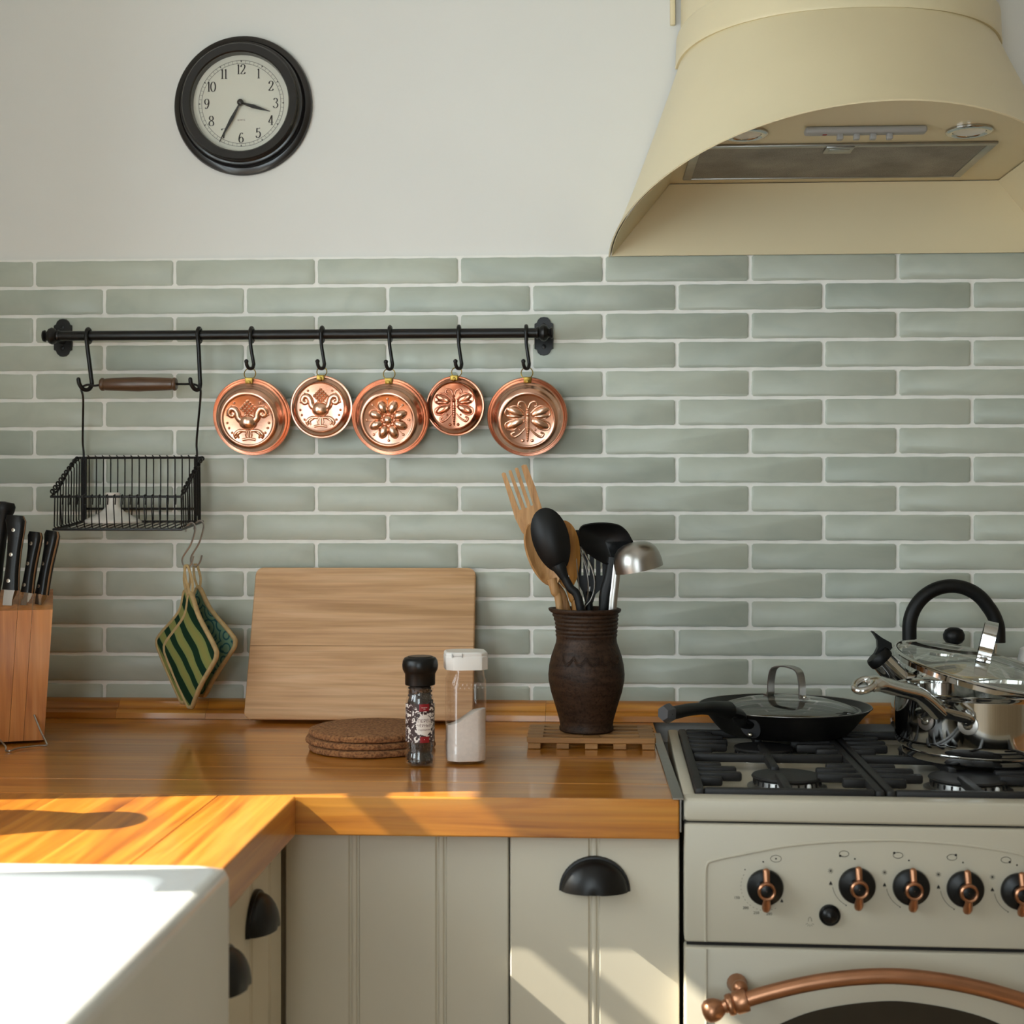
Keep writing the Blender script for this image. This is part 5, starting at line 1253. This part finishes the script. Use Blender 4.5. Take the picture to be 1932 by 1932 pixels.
def loop(base, w_, h_, ang, lean=0, wd=.0085):
    T = Matrix.Translation(base) @ Matrix.Rotation(ang, 4, 'Z') @ Matrix.Rotation(lean, 4, 'Y'); rows = []
    pts = spline([(-w_-.010, 0, .0015), (-w_, 0, .002), (-w_*.97, 0, h_*.45), (-w_*.80, 0, h_*.88), (-w_*.3, 0, h_), (w_*.3, 0, h_), (w_*.80, 0, h_*.88), (w_*.97, 0, h_*.45), (w_, 0, .002), (w_+.010, 0, .0015)], 5)
    return MB(T).sheet([[(p.x, y, p.z) for p in pts] for y in (-wd, -wd*.35, wd*.35, wd)], .0022)
part('loop_handle', loop((pc.x+.003, pc.y, lz_+.0200), .0300, .0480, math.radians(-46), 0, .0080), 'steel', LDp, 60)
for s in (-1, 1): part('rivet', MB().ell((pc.x+.003+s*.0350*math.cos(math.radians(46)), pc.y-s*.0350*math.sin(math.radians(46)), lz_+.0240), .0036, 10, 6), 'rivet', LDp)

# saucepan and its tilted lid
sc = Vector((.5690, -.387, ZG)); SP = thing('saucepan', 'wide polished steel saucepan with a riveted handle', 'saucepan', sc); RS = .1215; HS = .0965
Tq = Matrix.Translation(sc)
part('pot', MB(Tq).lathe([(.001, .0), (.100, .0), (.108, .0015), (.1105, .004), (.1115, .0115), (.1100, .0130), (.1175, .0175), (.1205, .0230), (RS, .030), (RS, HS-.008), (RS+.0008, HS-.004), (RS+.0035, HS-.0015), (RS+.004, HS), (RS+.002, HS+.0012), (RS-.0015, HS-.001), (RS-.0025, HS-.01), (RS-.0025, .03), (.112, .016), (.10, .012), (.001, .011)], 96), 'chrome', SP, 40)
dd = Vector((-.63, -.777, 0)).normalized(); hroot = sc+dd*(RS+.003)+Vector((0, 0, .072))
ht = at(1640, 1296, hroot.y-.115)
P = spline([hroot+dd*.022+Vector((0, 0, .006)), lerp(hroot, ht, .36)+Vector((0, 0, .013)), lerp(hroot, ht, .64)+Vector((0, 0, .011)), ht+Vector((.010, .004, .004)), ht], 5); L = len(P)
hd = part('handle', MB().tube(P, [lerp(.0165, .0145, min(1, i/(L*.35))) if i < L*.75 else lerp(.0145, .0115, (i-L*.75)/(L*.25)) for i in range(L)], 16, flat=.70), 'chrome', SP, 60)
hq = ht+(ht-hroot).normalized()*.011
part('hanging_eye', MB(Matrix.Translation(hq) @ Matrix.Rotation(math.radians(-35), 4, 'Z') @ Matrix.Rotation(math.radians(24), 4, 'X')).torus((0, 0, 0), .0118, .0046, 'z', 24, 10, None, .0150), 'chrome', hd, 60)
for s in (-1, 1):
    ang = math.atan2(dd.y, dd.x)+s*.245; n_ = Vector((math.cos(ang), math.sin(ang), 0)); q = sc+n_*(RS+.0008)+Vector((0, 0, .060))
    part('rivet_tab', MB(look(q, q+n_)).lathe([(.0135, 0), (.0132, .0016), (.011, .002), (.0003, .002)], 20), 'steel', hd)
    part('rivet', MB(look(q+n_*.002, q+n_)).lathe([(.0066, 0), (.0062, .0018), (.0040, .0034), (.0003, .0039)], 16), 'rivet', hd)
    part('handle_leg', MB().tube(spline([q+n_*.0035+Vector((0, 0, .002)), q+n_*.012+Vector((0, 0, .010)), hroot+dd*.034+Vector((0, 0, .009))], 5), [.0085]*5+[.0092]*6, 12, flat=.45), 'chrome', hd, 60)
nrm = Vector((.200, -.150, 1)).normalized(); lc0 = sc+Vector((-.003, .001, HS+.0275))
LP = thing('glass_lid', 'glass lid with a steel rim tilted on top of the saucepan', 'lid', lc0)
Tt = Matrix.Translation(lc0) @ Vector((0, 0, 1)).rotation_difference(nrm).to_matrix().to_4x4()
part('glass_dome', MB(Tt).lathe([(RS-.004, .001), (RS-.010, .0040), (.095, .0080), (.07, .0125), (.04, .0155), (.012, .0165), (.001, .0165)], 72), 'lidglass', LP, 60)
part('rim', MB(Tt).lathe([(RS-.0045, -.008), (RS-.0015, -.008), (RS-.0010, -.0015), (RS+.0020, -.0008), (RS+.0030, .0012), (RS+.0010, .0034), (RS-.0040, .0036), (RS-.0062, .0015), (RS-.0045, -.008)], 96), 'chrome', LP, 50)
part('loop_handle', MB(Tt @ Matrix.Rotation(math.radians(74), 4, 'Z')).sheet([[(p.x, y, p.z) for p in spline([(-.036, 0, .0165), (-.026, 0, .0175), (-.0255, 0, .037), (-.022, 0, .057), (-.009, 0, .0645), (.009, 0, .0645), (.022, 0, .057), (.0255, 0, .037), (.026, 0, .0175), (.036, 0, .0165)], 5)] for y in (-.0090, -.0035, .0035, .0090)], .0026), 'chrome', LP, 60)
for s in (-1, 1): part('rivet', MB(Tt @ Matrix.Rotation(math.radians(74), 4, 'Z')).lathe([(.0062, .0165), (.0062, .0195), (.0042, .0222), (.0003, .0228)], 16, Matrix.Translation((s*.031, 0, 0))), 'steel', LP)

# kettle
kc = Vector((.5935, -.142, ZG)); KT = thing('kettle', 'whistling steel kettle with a black arched handle behind the saucepan', 'kettle', kc); Tk = Matrix.Translation(kc)
part('body', MB(Tk).lathe([(.001, 0), (.090, 0), (.097, .003), (.0985, .009), (.0975, .03), (.094, .06), (.086, .085), (.072, .104), (.055, .115), (.042, .119), (.040, .1205), (.001, .1205)], 72), 'chrome', KT, 50)
kl = part('lid', MB(Tk).lathe([(.043, .1190), (.0425, .1225), (.032, .1275), (.012, .1305), (.001, .1305)], 40), 'chrome', KT, 50)
part('knob', MB(Tk).lathe([(.006, .130), (.006, .134), (.0125, .137), (.0165, .143), (.0168, .150), (.0135, .1575), (.007, .1610), (.0003, .1615)], 24), 'softblack', kl)
aC = at(1803, 1186, kc.y); ra = .0665
P = [(kc.x-.0035-ra, kc.y, aC.z-.040), (kc.x-.0035-ra, kc.y, aC.z-.012)]+[(kc.x+ra*math.cos(PI-PI*i/22)-.0035+(.006 if i > 18 else 0)*((i-18)/4), kc.y, aC.z+ra*1.02*math.sin(PI-PI*i/22)) for i in range(23)]+[(kc.x+ra+.003, kc.y, aC.z-.022)]
part('handle', MB().tube(spline(P, 2), .0112, 14), 'softblack', KT, 50)
for s in (-1, 1):
    xx = kc.x-.0035+s*ra; zt = aC.z-.020 if s > 0 else aC.z-.036; part('handle_bracket', MB().tube([(xx, kc.y, zt-.004), (xx-s*.002, kc.y, lerp(zt, ZG+.09, .6)), (kc.x+s*.066, kc.y, ZG+.098)], .0058, 10), 'chrome', KT)
s0, s1 = at(1702, 1288, kc.y-.012), at(1661, 1243, kc.y-.012)
part('spout', MB().tube([s0+Vector((.022, .006, -.020)), s0, lerp(s0, s1, .5), s1], [.025, .0215, .0190, .0180], 20), 'chrome', KT, 50)
d_ = (s1-s0).normalized(); w0 = s1-d_*.002
wh = part('whistle', MB(look(w0, w0+d_)).lathe([(.0195, -.003), (.0205, 0), (.0205, .008), (.0185, .012), (.008, .0135), (.0003, .0135)], 24), 'softblack', KT)
lv = [(1651, 1234), (1657, 1222), (1656, 1208), (1650, 1198), (1645, 1192), (1648, 1191), (1664, 1203), (1682, 1213), (1684, 1222), (1672, 1236), (1660, 1243)]
part('whistle_lever', flatpoly(lv, kc.y-.018, .013), 'softblack', wh, 25)

# paper bag peeping in beside the kettle
bgx = at(1952, 1238, -.12)
PBg = MB(); bx, by = .7400, -.115
rows = []
for z, sx_, sy_, off in ((ZW, .040, .030, 0), (.945, .043, .032, 0), (.985, .041, .028, .001), (1.012, .039, .018, -.001), (1.035, .034, .007, .002), (1.0400, .024, .004, .004)):
    rows.append([(bx+off+(sx_+.0025*math.sin(5*a+z*90))*math.copysign(abs(math.cos(a))**.55, math.cos(a)), by+(sy_+.002*math.sin(7*a))*math.copysign(abs(math.sin(a))**.55, math.sin(a)), z+.003*math.sin(3*a+1)*(z > .93)) for a in [2*PI*i/28 for i in range(28)]])
PBg.sheet(rows, None, True); PBg.f += [list(range(28)), list(range(5*28, 6*28))]
solo('paper_bag', PBg, 'paper', 'white paper bag with a folded top standing beyond the saucepan', 'bag', (bx, by, ZW), None, 30)
